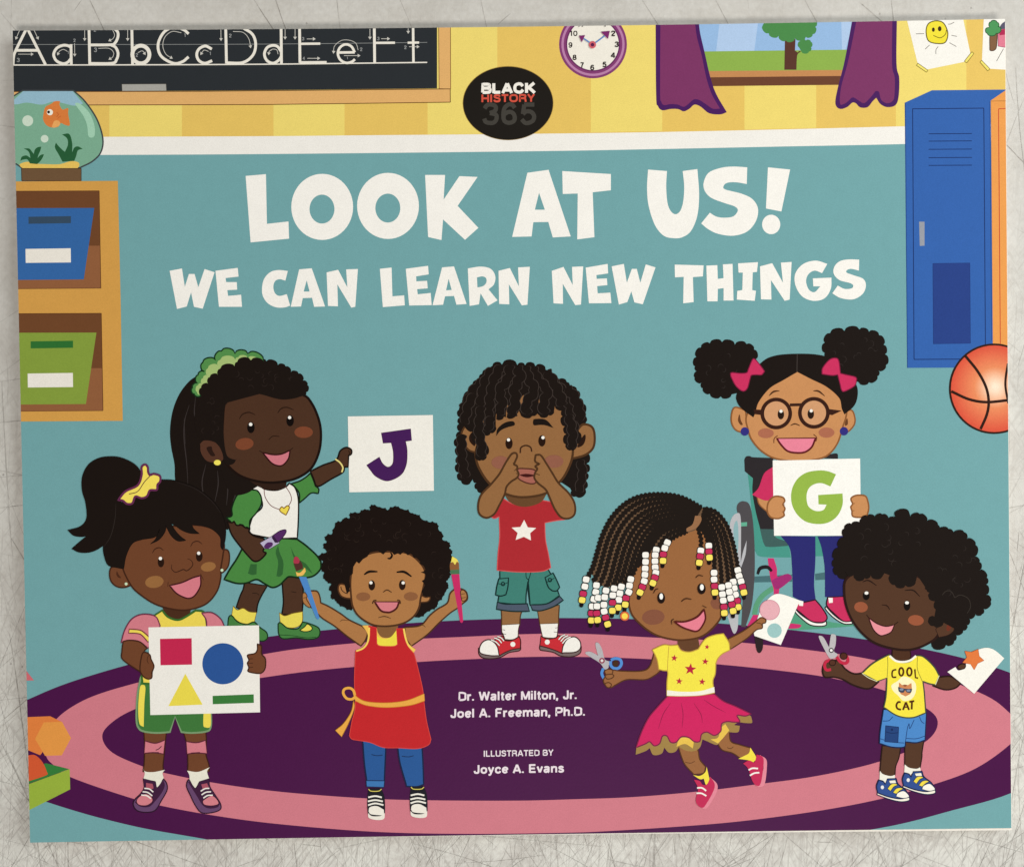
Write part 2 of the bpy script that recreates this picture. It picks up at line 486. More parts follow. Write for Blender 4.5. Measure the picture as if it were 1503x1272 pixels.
def slab(name, outline, z0, z1, mat, parent=None, cap_mat=None, label=None):
    n = len(outline)
    v = [(x, y, z0) for x, y in outline] + [(x, y, z1) for x, y in outline]
    f = [tuple(range(n - 1, -1, -1)), tuple(range(n, 2 * n))] + [(i, (i + 1) % n, n + (i + 1) % n, n + i) for i in range(n)]
    me = bpy.data.meshes.new(name); me.from_pydata(v, [], f); me.materials.append(mat)
    if cap_mat:
        me.materials.append(cap_mat); me.polygons[1].material_index = 1
    me.update()
    return link(name, me, parent, label)

t = slab('table_top', [(-.9, -.7), (.9, -.7), (.9, .7), (-.9, .7)], -0.03, 0.0, table_material())
t['kind'] = 'structure'
def scratches():
    rnd = random.Random(11)
    tones = [table_material('scratch_dirt_%s' % n, d) for n, d in (('faint', .22), ('light', .38), ('mid', .58), ('dark', .85))]
    v, f, mi = [], [], []
    def one(x, y, ang, ln, w, tone, bend, k):
        n = max(4, int(ln / .004)); z = 3e-6 + (k % 70) * 1.2e-6
        a = ang; b0 = len(v)
        for i in range(n + 1):
            t = i / n
            h = w / 2 * (0.25 + 0.75 * math.sin(math.pi * min(1, t * 1.0)) ** .5) * rnd.uniform(.75, 1.2)
            v.append((x - math.sin(a) * h, y + math.cos(a) * h, z)); v.append((x + math.sin(a) * h, y - math.cos(a) * h, z))
            a += bend / n + rnd.gauss(0, .012)
            x += math.cos(a) * ln / n; y += math.sin(a) * ln / n
        for i in range(n):
            q = b0 + 2 * i; f.append((q, q + 1, q + 3, q + 2)); mi.append(tone)
    k = 0
    for i in range(15000):
        x, y = rnd.uniform(-.26, .26), rnd.uniform(-.22, .20)
        wear = min(1, max(0, (0.10 - y) / .22))
        if rnd.random() > .03 + .75 * wear ** 2.0: continue
        q = rnd.random()
        ang = R(90) + rnd.gauss(0, .3) if q < .55 else (R(rnd.choice((38, 55, 125, 145))) + rnd.gauss(0, .25) if q < .88 else rnd.gauss(0, .4))
        ln = min(.11, .004 + rnd.expovariate(1 / .014))
        w = rnd.choice((.00006, .00008, .00012, .00012, .0002)) * rnd.uniform(.8, 1.3)
        tone = rnd.choice((0, 0, 0, 1, 1, 2)) if w > .00012 else rnd.choice((0, 1, 1, 2, 2, 3))
        if wear < .35: tone = min(tone, 2)
        one(x, y, ang, ln, w, tone, rnd.gauss(0, .12), k); k += 1
    # the long cuts that cross the margins of the picture
    for px, py, a, l, w, tn in ((128, -8, -67, .03, .00022, 2), (370, -5, -60, .018, .0002, 2), (494, -4, -84, .012, .0002, 1), (705, -4, -80, .014, .00018, 1), (940, -4, -58, .02, .0002, 1),
                                (1048, -4, -62, .012, .00018, 1), (1180, -2, -62, .02, .00018, 1), (1262, 4, -40, .016, .00018, 1), (1308, -2, -85, .012, .00018, 1),
                                (2, 20, -50, .05, .0002, 1), (14, 930, -82, .085, .0003, 2), (34, 900, -84, .075, .0002, 1), (0, 1085, -65, .05, .00026, 2), (0, 1060, 38, .02, .0002, 2),
                                (1491, 100, -88, .2, .00022, 1), (1470, 205, -47, .01, .00018, 2), (3, 560, -89, .05, .0003, 1), (0, 620, 3, .02, .0002, 2), (0, 560, 6, .015, .0002, 1), (0, 700, 4, .02, .0002, 1), (0, 745, 6, .02, .00018, 2)):
        p = onplane(px, py, 0); one(p[0], p[1], R(a), l, w, tn, .02, k); k += 1
    me = bpy.data.meshes.new('scratch_marks'); me.from_pydata(v, [], f)
    for m in tones: me.materials.append(m)
    for p, i in zip(me.polygons, mi): p.material_index = i
    o = link('scratch_marks', me, t); o['kind'] = 'stuff'
scratches()

# ================================================================ the book itself
book = bpy.data.objects.new('picture_book', None)
scn.collection.objects.link(book)
book['label'] = 'thin paperback picture book, seven cartoon children on its teal cover, on the scratched table'
book['category'] = 'book'

def cover_outline(grow=0.0, z=COVER_Z, dx=0, dy=0):
    pts = []
    corners = [BL, BR, TR, TL]
    for i in range(4):
        a, b = corners[i], corners[(i + 1) % 4]
        for k in range(24):
            t = k / 24
            x, y = a[0] + (b[0] - a[0]) * t, a[1] + (b[1] - a[1]) * t
            y += bow(x, y)
            pts.append(onplane(x, y, z)[:2])
    cx = sum(p[0] for p in pts) / len(pts); cy = sum(p[1] for p in pts) / len(pts)
    out = []
    for x, y in pts:
        l = math.hypot(x - cx, y - cy)
        out.append((x + (x - cx) / l * grow + dx, y + (y - cy) / l * grow + dy))
    return out
card = plain('card_edge', (222, 212, 198), .55)
paper = plain('page_edge', (236, 228, 216), .7)
slab('back_cover', cover_outline(-.0001, dx=.0002, dy=-.0002), 0.00002, 0.00034, card, book)
# pages: one block whose fore edges are cut in fine sheets
import bmesh
def page_block():
    bm = bmesh.new()
    rnd = random.Random(4)
    zs = 0.00036; k = 18; dz = (COVER_Z - 0.00034 - zs) / k
    for i in range(k):
        jx, jy = rnd.uniform(-.00005, .00005), rnd.uniform(-.00006, .00006)
        # the pages sit a hair askew under the cover: they peep out at the lower right
        o = [(x + .00045 * (.5 + x / .28) + jx, y - .00012 - .00075 * (.5 + x / .28) + jy) for x, y in cover_outline(-0.0002)]
        a = [bm.verts.new((x, y, zs + i * dz)) for x, y in o]
        c = [bm.verts.new((x, y, zs + (i + .86) * dz)) for x, y in o]
        n = len(o)
        bm.faces.new(a[::-1]); bm.faces.new(c)
        for j in range(n): bm.faces.new((a[j], a[(j + 1) % n], c[(j + 1) % n], c[j]))
    me = bpy.data.meshes.new('page_block'); bm.to_mesh(me); bm.free(); me.materials.append(paper)
    return link('page_block', me, book)
page_block()
slab('front_cover', cover_outline(0.0), COVER_Z - 0.00032, COVER_Z, card, book, None)
# ================================================================ printed background
OUT = (60, 34, 20)
def bx(col, x0, y0, x1, y1, o=None): P(col, '%s,%s %s,%s %s,%s %s,%s' % (x0, y0, x1, y0, x1, y1, x0, y1), o)
TEAL = (114, 163, 165)
photo()
figure('printed_wall', 'flat teal lower wall printed across the cover', level=1)
P(TEAL, '0,190 1503,180 1503,1272 0,1272')
sub('yellow_wall', 'yellow striped wall band along the top of the cover')
YL, YD = (238, 213, 114), (230, 192, 98)
S(YD, '0,0c 1503,0c 1503,181c 1328,185.5 1140,190.3 940,194.5 740,197 540,198.7 400,200 150,201 0,201.5c')
for a, b, tx in ((160.5, 267, 0), (401.4, 505.7, 0), (627.6, 730, 0), (867.2, 972, 0), (1092.7, 1198, 0), (1315, 1418.4, 0)):
    def yy(x): return 201.3 - 16.2 * (max(0, x - 150) / 1180.0) ** 1.7
    pen.hold = (a > 170)
    S(YL, '%f,0c %f,0c %f,%fc %f,%f %f,%fc' % (a, b, b, yy(b), (a + b) / 2, yy((a + b) / 2), a, yy(a)))
pen.hold = False
sub('white_rail')
S((241, 235, 226), '0,201.5c 150,201 400,200 540,198.7 740,197 940,194.5 1140,190.3 1328,185.5 1503,181c 1503,206c 1328,211.6 1140,215.4 940,219.5 770,222.3 400,226.2 150,227.6 0,228c')

figure('printed_rug', 'oval purple and pink rug printed at the bottom of the cover', level=5)
PUR, PNK = (74, 21, 69), (208, 122, 133)
S(PUR, '41,1026 100,1001.7 189,974.8 290,951 394,934 471,925 580,915.5 700,909 850,906.6 1020,912 1190,927.3 1360,953 1478,985 1540,1020 1570,1075 1540,1130 1482,1164 1400,1188 1289,1215 1100,1240 780,1262 450,1250 260,1223.6 160,1203 71,1177 0,1150 -30,1100 -10,1050')
sub('rug_band')
S(PNK, '84.6,1053 112,1033 147,1017.4 205,1000.5 300,976.5 389,959.3 453.5,950 570,939.5 680,934.2 780,930 860,930 945,934.5 1070,941 1190,954 1281,967.8 1370,991 1446.5,1020 1481,1045 1500,1068 1481,1093 1432.5,1126.8 1372.6,1149.7 1293,1171.7 1203,1189 1100,1203 1017,1210.8 900,1218.5 830,1221.3 690,1223 551,1220 413,1209 320,1197 240,1182.5 186,1168.5 104,1140 78.5,1122 67.5,1108 66,1080')
sub('rug_centre')
S(PUR, '150,1081 162.6,1061 199,1039.7 280,1012 381.4,994.5 480,981.8 613,971 700,966.5 780,963.5 862,963.7 957.6,967 1054,974.4 1130,982 1200,991 1250,1001 1300,1013.4 1360,1039 1376.4,1062 1355.6,1089.8 1289.8,1117.4 1200,1138 1110,1150.5 1027,1160.7 930,1169 840,1172.3 760,1174.3 631,1173.8 537.6,1171 413,1161.5 316,1148.5 243,1134 209,1124 165,1104')

figure('printed_chalkboard', 'black chalkboard with the alphabet from A to F printed at the top left', level=8)
BRD = (45, 48, 51)
P(BRD, '0,0 641.5,0 641.5,130 300,133.5 0,134.5')
sub('board_frame')
WOOD = (226, 174, 108)
P(WOOD, '643.5,0 661,0 661.5,131 644.5,130.5', ((110, 66, 28), .9))
P(WOOD, '0,134.8 300,134.3 660.8,130.8 661,150.3 400,153.6 0,154.6', ((90, 52, 22), 1.1))
sub('chalk_eraser')
P((170, 166, 158), '179,124 243.6,123.6 244.2,133.4 179.4,133.8', ((120, 112, 100), .5))
sub('guide_lines')
CH = (238, 230, 216); GR = (150, 150, 148)
L(GR, .7, '0,65.6c 200,65.6 400,65 627,62.6c')
L(CH, 1.8, '0,95.8c 200,95.5 400,94.5 627,91.9c')
sub('chalk_letter')
view(0, 40, 200, 160); W = 4.0
L(CH, W, '287,28c 172,262 150,330 143,425'); L(CH, W, '308,28c 502,415c'); L(CH, W, '170,257c 412,257c')
sub('chalk_letter')
L(CH, W, '782,225 745,205 690,203 625,235 592,302 620,370 690,403 745,390 785,345'); L(CH, W, '783,190c 786,412c')
sub('chalk_letter')
L(CH, W, '982,25c 990,412c'); L(CH, W, '1270,25 1300,60 1298,120 1265,180 1220,196 1000,198c'); L(CH, W, '1225,198 1275,225 1302,290 1285,360 1235,400 990,402c')
view(0, 0, 400, 300)
sub('chalk_letter'); L(CH, W, '727,160c 731,356c'); E(None, 777, 302, 47, 49, o=(CH, W))
sub('chalk_letter'); L(CH, W, '1040,188 1012,165 960,152 905,178 872,245 888,310 955,350 1005,342 1040,315')
sub('chalk_letter'); L(CH, W, '1168,272 1132,255 1097,272 1085,303 1097,335 1130,350 1170,336')
sub('chalk_letter'); L(CH, W, '1245,160c 1249,352c'); L(CH, W, '1340,155 1392,190 1410,245 1395,305 1340,346 1250,348c')
view(370, 0, 770, 300)
sub('chalk_letter'); L(CH, W, '160,160c 162,352c'); L(CH, W, '160,285 140,258 112,252 82,265 68,300 82,335 115,350 145,335 160,315')
sub('chalk_letter'); L(CH, W, '262,158c 264,348c'); L(CH, 3.4, '264,243c 376,242c'); L(CH, 3.8, '262,346c 411,345c')
sub('chalk_letter'); L(CH, W - .4, '478,291c 566,290c'); L(CH, W - .4, '566,290c 548,258 516,246 486,262 473,295 486,330 518,348 550,342 567,328')
sub('chalk_letter'); L(CH, W, '674,158c 676,347c'); L(CH, 3.4, '678,238c 788,237c')
sub('chalk_letter'); L(CH, W - .4, '888,156c 890,347c'); L(CH, 3.2, '858,237c 921,236c')
sub('stroke_arrows')
for a in ('182,160c 182,214c', '237,160c 237,214c', '302,216c 345,216c', '305,323c 370,323c', '650,160c 650,214c', '712,215c 755,215c', '861,158c 861,182c', '866,259c 918,259c', '507,308c 592,308c'):
    arrow(GR if a[0] == '9' else (205, 200, 190), a)
arrow((205, 200, 190), '143,300 137,278 115,272 95,284 91,300')
arrow((205, 200, 190), '585,278 572,240 535,223 492,225 455,255 449,292', .8)
text(GR, '3', 275, 224, 287, 224, 18); text(GR, '4', 279, 331, 291, 331, 17); text(GR, '3', 690, 223, 702, 223, 18)
text(GR, '2', 838, 272, 852, 272, 19); text(GR, '2', 594, 283, 608, 283, 19); text(GR, '1', 522, 328, 528, 328, 14)
view(0, 0, 400, 300)
for a in ('108,168c 88,215c', '188,168c 210,215c', '100,300c 180,300c', '411,240c 412,308c', '467,165c 467,222c', '704,165c 704,222c', '1218,165c 1219,222c',
          '372,285 350,274 328,284 318,302', '622,168 632,195 622,215 602,226', '542,268 600,268 626,290 622,315 603,328', '760,292 785,282 800,300',
          '1000,182 950,175 910,205 898,255 915,300 948,322', '1150,285 1125,278 1108,300', '1285,175 1340,180 1372,215 1382,262', '1500,275 1485,285 1482,300'):
    arrow((205, 200, 190), a)
text(GR, '3', 92, 343, 108, 343, 22); text(GR, '2', 404, 233, 417, 233, 18); text(GR, '3', 518, 288, 534, 288, 24); text(GR, '2', 747, 315, 761, 315, 20)
text(GR, '2', 1262, 208, 1277, 208, 20); text(GR, '1', 1015, 205, 1024, 205, 19); text(GR, '1', 1155, 305, 1163, 305, 18); text(GR, '2', 515, 176, 530, 176, 18); text(GR, '1', 372, 298, 379, 298, 15)

figure('printed_fish_bowl', 'round fish bowl with an orange fish printed at the left edge', level=40)
BO = (66, 70, 72)
S((126, 172, 144), '60,540c 125,500c 405,500c 470,562 535,660 567,765 556,840 510,890 440,926c 120,926c 90,905c 60,905c', (BO, 1.6))
sub('water_top'); S((150, 186, 202), '60,575c 80,548c 128,504c 402,504c 458,572c 430,582 395,582 340,568 290,562 230,578 150,567 95,576')
sub('glass_shine'); S((164, 206, 178), '414,572 440,572 492,622 520,690 522,745 505,760 487,748 480,690 460,640 428,595')
sub('bubble'); E((206, 220, 200), 153, 667, 30)
sub('bubble'); E((206, 220, 200), 246, 766, 21)
sub('sand'); S((234, 194, 94), '110,905 150,893 200,903 260,906 330,906 390,890 430,895 438,912 428,928c 125,928c 112,918')
sub('water_plant'); S((42, 92, 56), '345,893c 322,850 303,815 308,787c 322,805 345,828 358,838c 374,800 370,765 342,742c 382,740 398,790 398,840c 410,815 430,808 456,822c 430,830 420,862 410,888c')
sub('water_plant'); S((42, 92, 56), '165,902c 150,880 125,882 112,888c 120,866 145,858 168,872c 162,845 150,830 130,820c 160,820 175,835 186,850c 193,825 210,812 228,810c 222,832 212,855 207,873c 218,860 230,853 243,852c 235,870 222,890 205,906c')
sub('fish'); S((220, 126, 62), '240,630 250,592 285,572 300,560 330,560 328,578 345,605 375,598 376,630 385,690 360,690 335,680 320,700 285,704 255,690 238,660')
S((236, 168, 96), '285,700c 300,668 325,668 330,690 300,705'); L((180, 80, 40), .7, '312,620 322,632 312,645'); L((180, 80, 40), .7, '318,655 335,640')
E((244, 238, 224), 275, 620, 17); E((40, 24, 18), 268, 619, 8)
sub('bowl_stand'); P((112, 84, 58), '118,930 448,930 448,998 120,998', ((70, 48, 30), .9))

view(0, 250, 400, 650)
figure('printed_shelf', 'orange wooden shelf with two bins printed at the left edge', level=60)
P((212, 156, 76), '60,52.5 550,49.5 563,600 573,1168.5 60,1172')
for dy, bc, sc, lc in ((0, (54, 102, 162), (56, 76, 96), (238, 230, 218)), (571, (134, 156, 62), (48, 110, 50), (238, 230, 218))):
    x = 0 if dy == 0 else 10
    q = lambda s: ' '.join('%f,%f' % (float(a.split(',')[0]) + x, float(a.split(',')[1]) + dy) for a in s.split())
    sub('shelf_opening'); P((112, 70, 42), q('40,98 463,96 %d,%d 40,553' % (471, 550)), ((84, 48, 26), .8))
    P((146, 94, 60), q('40,508 392,508 412,352 466,352 469,549 40,552'))
    sub('storage_bin', 'blue storage bin in the upper shelf opening' if dy == 0 else 'green storage bin in the lower shelf opening')
    y = 0 if dy == 0 else 10
    P(bc, q('40,%d 440,%d %d,%d 40,%d' % (177 + y, 176 + y, 391, 509 + y, 512 + y)))
    sub('bin_slot'); P(sc, q('133,%d 331,%d 331,%d 133,%d' % (219 + y - 2, 216 + y - 2, 249 + y - 2, 252 + y - 2)))
    sub('bin_label'); P(lc, q('119,%d 330,%d 331,%d 120,%d' % (373 + y - 6, 370 + y - 6, 436 + y - 6, 438 + y - 6)))

view(740, 0, 1140, 300)
figure('printed_clock', 'round purple rimmed wall clock showing ten past ten', level=20)
E((132, 62, 112), 490, 246, 187, n=60)
sub('rim_shine'); E(None, 490, 246, 168, n=60, o=((186, 128, 166), 2.4))
sub('clock_face'); E((240, 232, 218), 490, 246, 146, n=60, o=((104, 44, 92), 1.4))
sub('numeral')
NU = (40, 32, 30)
for s, x, y, w in (('10', 361, 200, 43), ('9', 354, 264, 22), ('8', 377, 332, 22), ('7', 420, 374, 20), ('6', 475, 388, 22), ('5', 542, 371, 22), ('4', 588, 320, 25), ('3', 610, 260, 22), ('2', 590, 200, 23), ('11', 403, 148, 34), ('1', 550, 148, 10)):
    text(NU, s, x, y, x + w, y, 29)
sub('clock_hand'); L((92, 134, 194), 1.8, '490,247c 430,208c'); P((124, 44, 104), '412,198 447,195 428,235')
sub('clock_hand'); L((92, 134, 194), 1.8, '490,247c 572,186c'); P((124, 44, 104), '532,176 583,172 573,216')
sub('clock_hub'); E((210, 96, 104), 487, 248, 20); E((96, 34, 74), 487, 248, 10)

view(740, 0, 1140, 300)
figure('printed_window', 'window with blue sky, green lawn and a tree between purple curtains', level=20)
photo(); P((150, 183, 220), '1010,0 1265,0 1262,76 1020,78')
sub('sky_streak'); P((176, 199, 228), '1060,0 1117,0 1107,76 1051,77'); sub('sky_streak'); P((176, 199, 228), '1234,0 1262,0 1240,76 1236,76')
sub('lawn'); P((142, 174, 76), '1020,76 1262,73 1262,104 1020,106')
sub('window_sill'); P((196, 136, 84), '1020,104.8 1262,102.8 1262,112 1020,114'); P((108, 66, 46), '1020,114 1262,111.5 1262,124.5 1020,127')
view(1103, 0, 1503, 300)
sub('tree_trunk'); S((90, 54, 44), '181,386c 184,225c 243,215c 240,280c 255,290 262,283 275,284c 255,300 250,330 248,386c')
sub('tree_crown'); S((76, 136, 74), '100,80c 320,80c 345,105b 352,150b 338,190b 300,205b 240,212b 190,225b 150,200b 95,185b 62,140b'); S((76, 136, 74), '262,262c 268,228b 300,225b 328,232b 328,262b 318,285b 275,285b')
CU, CF = (74, 32, 92), (124, 54, 98)
sub('curtain'); S(CU, '565,60c 803,60c 800,350 815,430 812,530 795,580 750,592 712,575 688,540c 668,560 640,592 600,593 575,570 555,568 530,590 495,602 470,590 463,555 480,470 515,330')
S(CF, '590,60c 778,60c 775,350 790,430 788,530 776,560 745,570 715,550 703,508 685,503c 650,545 620,570 592,556 558,538 532,560 508,575 488,570 495,480 535,330')
view(740, 0, 1140, 300)
sub('curtain'); S(CU, '835,60c 1073,60c 1078,165 1108,300 1138,430 1170,520 1228,620c 1190,632 1130,625 1085,590 1050,578 1020,602 990,615 960,603 920,602 872,609 848,585 838,520')
S(CF, '862,60c 1048,60c 1060,190 1090,310 1115,430 1145,520 1190,600c 1150,600 1112,575 1075,552 1045,550 1015,575 990,590 958,578 920,575 882,580 866,560 860,500')

view(1103, 0, 1503, 300)
figure('printed_sun_drawing', 'white paper with a drawn smiling yellow sun taped to the wall', level=20)
P((244, 238, 228), '845,60 1158,60 1208,300 1180,341 970,384 915,346')
sub('sun'); S((240, 220, 58), '1020,116 1060,130 1083,185 1068,235 1020,241 975,225 963,170 978,130', ((96, 84, 22), 1.1))
sub('face'); E((60, 40, 20), 1003, 165, 8, 12); E((60, 40, 20), 1038, 160, 10, 14); L((80, 60, 22), 1.0, '1003,197 1040,210 1068,192 1076,166')
sub('sun_rays')
for a in ('1085,135 1100,133 1118,124', '1103,196 1133,202', '1092,237 1130,258', '1030,258 1018,275 1017,299', '982,250 958,272', '907,188 952,187'): L((112, 104, 96), .9, a)
sub('tape'); P((240, 222, 110), '918,350 973,388 966,400 910,362', ((128, 108, 34), .9))
sub('tape'); P((240, 222, 110), '1215,287 1227,296 1187,348 1174,339', ((128, 108, 34), .9))
figure('printed_house_drawing', 'white paper with a drawn tree and pink house at the right edge', level=20)
P((244, 238, 228), '1283,60 1440,60 1440,388 1310,380 1271,340')
sub('house'); P((222, 122, 142), '1358,165 1440,150 1440,262 1392,262 1360,256', ((120, 50, 70), .7)); P((176, 40, 80), '1366,168 1400,160 1400,192 1368,196'); S((90, 84, 104), '1362,165c 1378,135 1400,118c 1400,160c')
sub('tree'); S((128, 92, 62), '1318,175 1352,172 1352,255 1340,278 1318,280 1314,262', ((70, 48, 34), .8)); S((78, 148, 88), '1315,150c 1320,122b 1355,125b 1360,150b 1375,160b 1350,185b 1300,185b 1298,155b', ((40, 84, 48), .9))
L((112, 104, 96), .9, '1390,270 1352,338')
sub('tape'); P((240, 222, 110), '1270,334 1315,381 1303,392 1260,344', ((128, 108, 34), .9))

photo()
figure('printed_locker', 'tall blue locker printed at the right edge', level=60)
P((52, 97, 168), '1328,151 1368,132.8 1500,131.5 1500,150 1454,148 1457.5,539 1400,539.5 1331.5,539.8')
sub('locker_door_line'); NV = (24, 42, 92)
for a in ('1339.5,160c 1341.6,527.6c', '1339,160c 1444.3,159c', '1444,159c 1446.5,527c', '1341.6,527.4c 1446,526.8c'): L(NV, 1.2, a)
sub('locker_edge'); L((34, 68, 130), .8, '1452.8,149c 1455.6,500c'); L((34, 68, 130), .8, '1329,151c 1332,539c')
for y in (196.2, 207, 219, 231.2, 242.6): sub('vent_slot'); L(NV, 1.1, '1363,%fc 1426.5,%fc' % (y + .4, y))
sub('locker_handle'); P((150, 152, 160), '1349,325.5 1357,325.5 1357,360.6 1350,361')
sub('locker_panel'); P((40, 64, 130), '1369.2,386.7 1423.6,386 1424.4,503.8 1370,504.5', ((30, 50, 108), .6))
figure('printed_orange_locker', 'orange locker cut off by the right edge', level=70)
P((232, 154, 78), '1454.5,147.6 1475,133.5 1500,120 1500,540 1457.5,540')
sub('locker_door_line'); L((150, 96, 50), .7, '1455,148.6c 1500,148.2c')
L((196, 66, 44), 1.2, '1465.6,160c 1468.5,540c'); L((196, 66, 44), 1.2, '1465.6,160c 1500,158.6c')
figure('printed_basketball', 'orange basketball with black seams at the right edge', level=80)
view(1203, 250, 1503, 660)
E((46, 26, 18), 795, 994, 206, n=64)
sub('ball_surface')
def mixc(a, b, t): return tuple(int(round(a[i] + (b[i] - a[i]) * t)) for i in range(3))
NR = 36
for i in range(NR):
    t = i / (NR - 1)
    c = mixc((218, 84, 60), (232, 138, 92), t / .6) if t < .6 else mixc((232, 138, 92), (252, 232, 206), (t - .6) / .4)
    E(c, 795 + 6 * t, 994 - 8 * t, 193 * (1 - t) ** .8 + 4, n=48)
sub('seam'); SE = (46, 24, 16)
L(SE, 4.0, '664,845 720,915 757,985 770,1050 762,1110 733,1178'); L(SE, 4.0, '600,1006 680,1042 760,1055 860,1046'); L(SE, 3.4, '858,880 848,940 847,990 860,1060')

figure('printed_toys', 'orange hexagon blocks and a green toy box at the lower left edge', level=20)
view(0, 960, 260, 1272)
P((205, 104, 110), '120,50 203,155 120,157')
sub('hexagon_block'); P((224, 126, 62), '120,376 300,369 348,392 372,404 250,590 240,602 165,571 120,560')
sub('hexagon_block'); P((228, 150, 70), '262,406 371,402 425,500 370,603 270,606 210,505')
sub('toy_box'); P((54, 122, 58), '120,790 415,685 275,650 120,700')
sub('toy_ball'); S((210, 88, 50), '120,610 168,603 210,602 252,640 280,700 276,722 175,757c 120,770c')
sub('box_front'); P((152, 176, 62), '120,794 417,685 420,806 180,928 120,940')

# ---------------------------------------------------------------- badge and lettering
figure('printed_badge', 'black oval badge reading BLACK HISTORY 365', level=30)
photo()
E((150, 120, 60), 745.7, 151.7, 66.6, 54.3, n=64); E((33, 29, 25), 745.7, 151.8, 65.9, 53.6, n=64)
view(670, 90, 820, 215)
sub('badge_text'); text((68, 64, 58), '365', 376, 935, 1166, 932, 322, weight=17)
sub('badge_text'); text((212, 84, 66), 'HISTORY', 366, 604, 1148, 597, 112, weight=20)
sub('badge_text'); text((244, 236, 224), 'BLACK', 366, 474, 1155, 466, 146, weight=25)

figure('printed_title', 'white title lettering LOOK AT US! WE CAN LEARN NEW THINGS', level=20)
WT = (246, 240, 231)
def poly(t): return ' '.join(w + ('' if w[-1] in 'cbd' else 'c') for w in t.split())
view(340, 230, 780, 470)
P(WT, '70,97 172,88 177,337 285,325 288,411 95,430')
for cx, cy in ((454, 252), (784, 247)):
    sub('letter'); z = z_next(); holes(WT, ell(cx, cy, 155, 165.5), [ell(cx - 1, cy + 11, 62.5, 72.5)], z)
sub('letter'); P(WT, '970,92 1070,92 1063,215 1142,98 1233,102 1133,247 1237,357 1170,417 1060,315 1052,418 985,403')
view(740, 230, 1290, 470)
sub('letter'); H(WT, poly('93,65 178,53 267,320 195,324 177,262 117,263 110,320 32,322'), poly('140,145 163,213 123,213'))
sub('letter'); P(WT, '233,58 428,70 428,135 355,143 362,323 293,332 295,148 235,150')
sub('letter'); S(WT, '577,52c 653,58c 650,120 655,185 668,218 687,231 706,218 718,180 722,120 716,58c 775,50c 782,150 775,235 750,297 715,323 680,327 640,317 605,275 580,200 573,130')
sub('letter'); S(WT, '975,43c 973,110c 930,103 895,105 880,118 887,132 950,148 995,170 1018,208 1010,258 975,300 920,317 860,310 820,292 790,268c 825,225c 850,240 880,245 918,240 937,217 925,200 880,185 830,165 805,138 800,105 820,65 870,45 920,40')
sub('letter'); P(WT, '1058,43 1147,52 1112,220 1050,208'); E(WT, 1071, 272, 36.5, 39)
view(240, 380, 560, 460)
sub('letter'); P(WT, '42,82 127,66 147,192 175,104 214,104 240,195 283,70 352,92 270,343 210,330 190,230 160,328 93,345')
sub('letter'); P(WT, '358,82 512,62 517,122 428,132 432,160 505,160 508,212 440,215 445,255 535,247 541,330 382,330')
sub('letter'); S(WT, '857,83c 840,150c 800,140 768,155 757,195 770,238 800,255 850,243c 873,322c 830,335 770,332 715,302 683,250 680,190 695,135 735,92 790,77')
sub('letter'); H(WT, poly('935,72 1022,65 1114,328 1038,330 1024,268 960,270 948,328 877,330'), poly('987,148 1007,225 966,225'))
view(340, 230, 780, 470)
sub('letter'); P(WT, '476,580 534,567 580,655 574,565 633,563 620,752 600,757 530,640 533,750 483,748')
sub('letter'); P(WT, '743,562 802,556 806,700 865,695 868,745 758,754')
sub('letter'); P(WT, '873,562 985,547 988,590 925,600 926,625 980,622 983,660 930,664 933,690 998,683 1003,744 890,746')
sub('letter'); H(WT, poly('1055,555 1115,550 1178,738 1127,742 1115,698 1070,700 1060,742 1007,745'), poly('1088,612 1103,668 1075,670'))
sub('letter'); H(WT, '1184,560c 1250,551 1300,563 1322,600 1315,640 1288,665c 1333,720c 1285,748c 1248,685c 1240,740c 1193,748c', '1230,605c 1258,600 1276,610 1276,633 1258,650 1232,655c')
sub('letter'); P(WT, '1338,572 1395,558 1440,650 1436,555 1495,552 1483,742 1455,745 1390,640 1392,740 1341,738')
view(740, 230, 1290, 470)
for t in ('191,458 238,442 275,515 272,442 317,440 308,593 285,595 235,510 236,590 198,588',
          '327,445 415,430 417,468 370,475 371,490 412,488 414,515 373,519 375,548 426,545 430,587 340,588',
          '431,440 480,430 492,505 512,450 532,450 546,505 568,432 607,444 556,592 522,584 510,540 494,583 460,593',
          '684,433 800,436 797,480 757,483 760,583 718,588 720,482 685,484',
          '811,437 855,435 857,490 880,487 877,432 916,430 920,577 880,577 880,527 857,530 856,580 815,580',
          '938,428 1018,423 1014,462 997,464 995,535 1010,538 1005,578 933,573 935,538 955,535 957,465 940,465',
          '1026,440 1075,427 1118,505 1110,425 1153,422 1145,573 1125,578 1070,495 1072,573 1030,572'):
    sub('letter'); P(WT, t)
sub('letter'); S(WT, '1296,430c 1275,467c 1245,457 1220,472 1211,500 1222,533 1245,543 1268,520c 1240,520c 1238,488c 1313,485c 1310,530 1285,568 1240,578 1195,560 1168,515 1168,468 1200,430 1250,417')
sub('letter'); S(WT, '1424,413c 1423,457c 1392,450 1375,455 1374,465 1400,475 1440,490 1451,517 1438,550 1400,572 1350,567 1316,548c 1338,517c 1365,530 1393,528 1400,517 1388,507 1345,495 1322,470 1324,442 1345,420 1380,412')

figure('printed_author_names', 'white author and illustrator names on the purple rug', level=20)
view(640, 980, 900, 1160)
AT = (238, 222, 226)
text(AT, 'Dr. Walter Milton, Jr.', 190, 277, 1195, 261, 74, weight=19)
sub('text_line'); text(AT, 'Joel A. Freeman, Ph.D.', 122, 421, 1265, 402, 74, weight=19)
sub('text_line'); text(AT, 'ILLUSTRATED BY', 404, 751, 994, 741, 51, weight=17)
sub('text_line'); text(AT, 'Joyce A. Evans', 320, 894, 1083, 883, 72, weight=19)
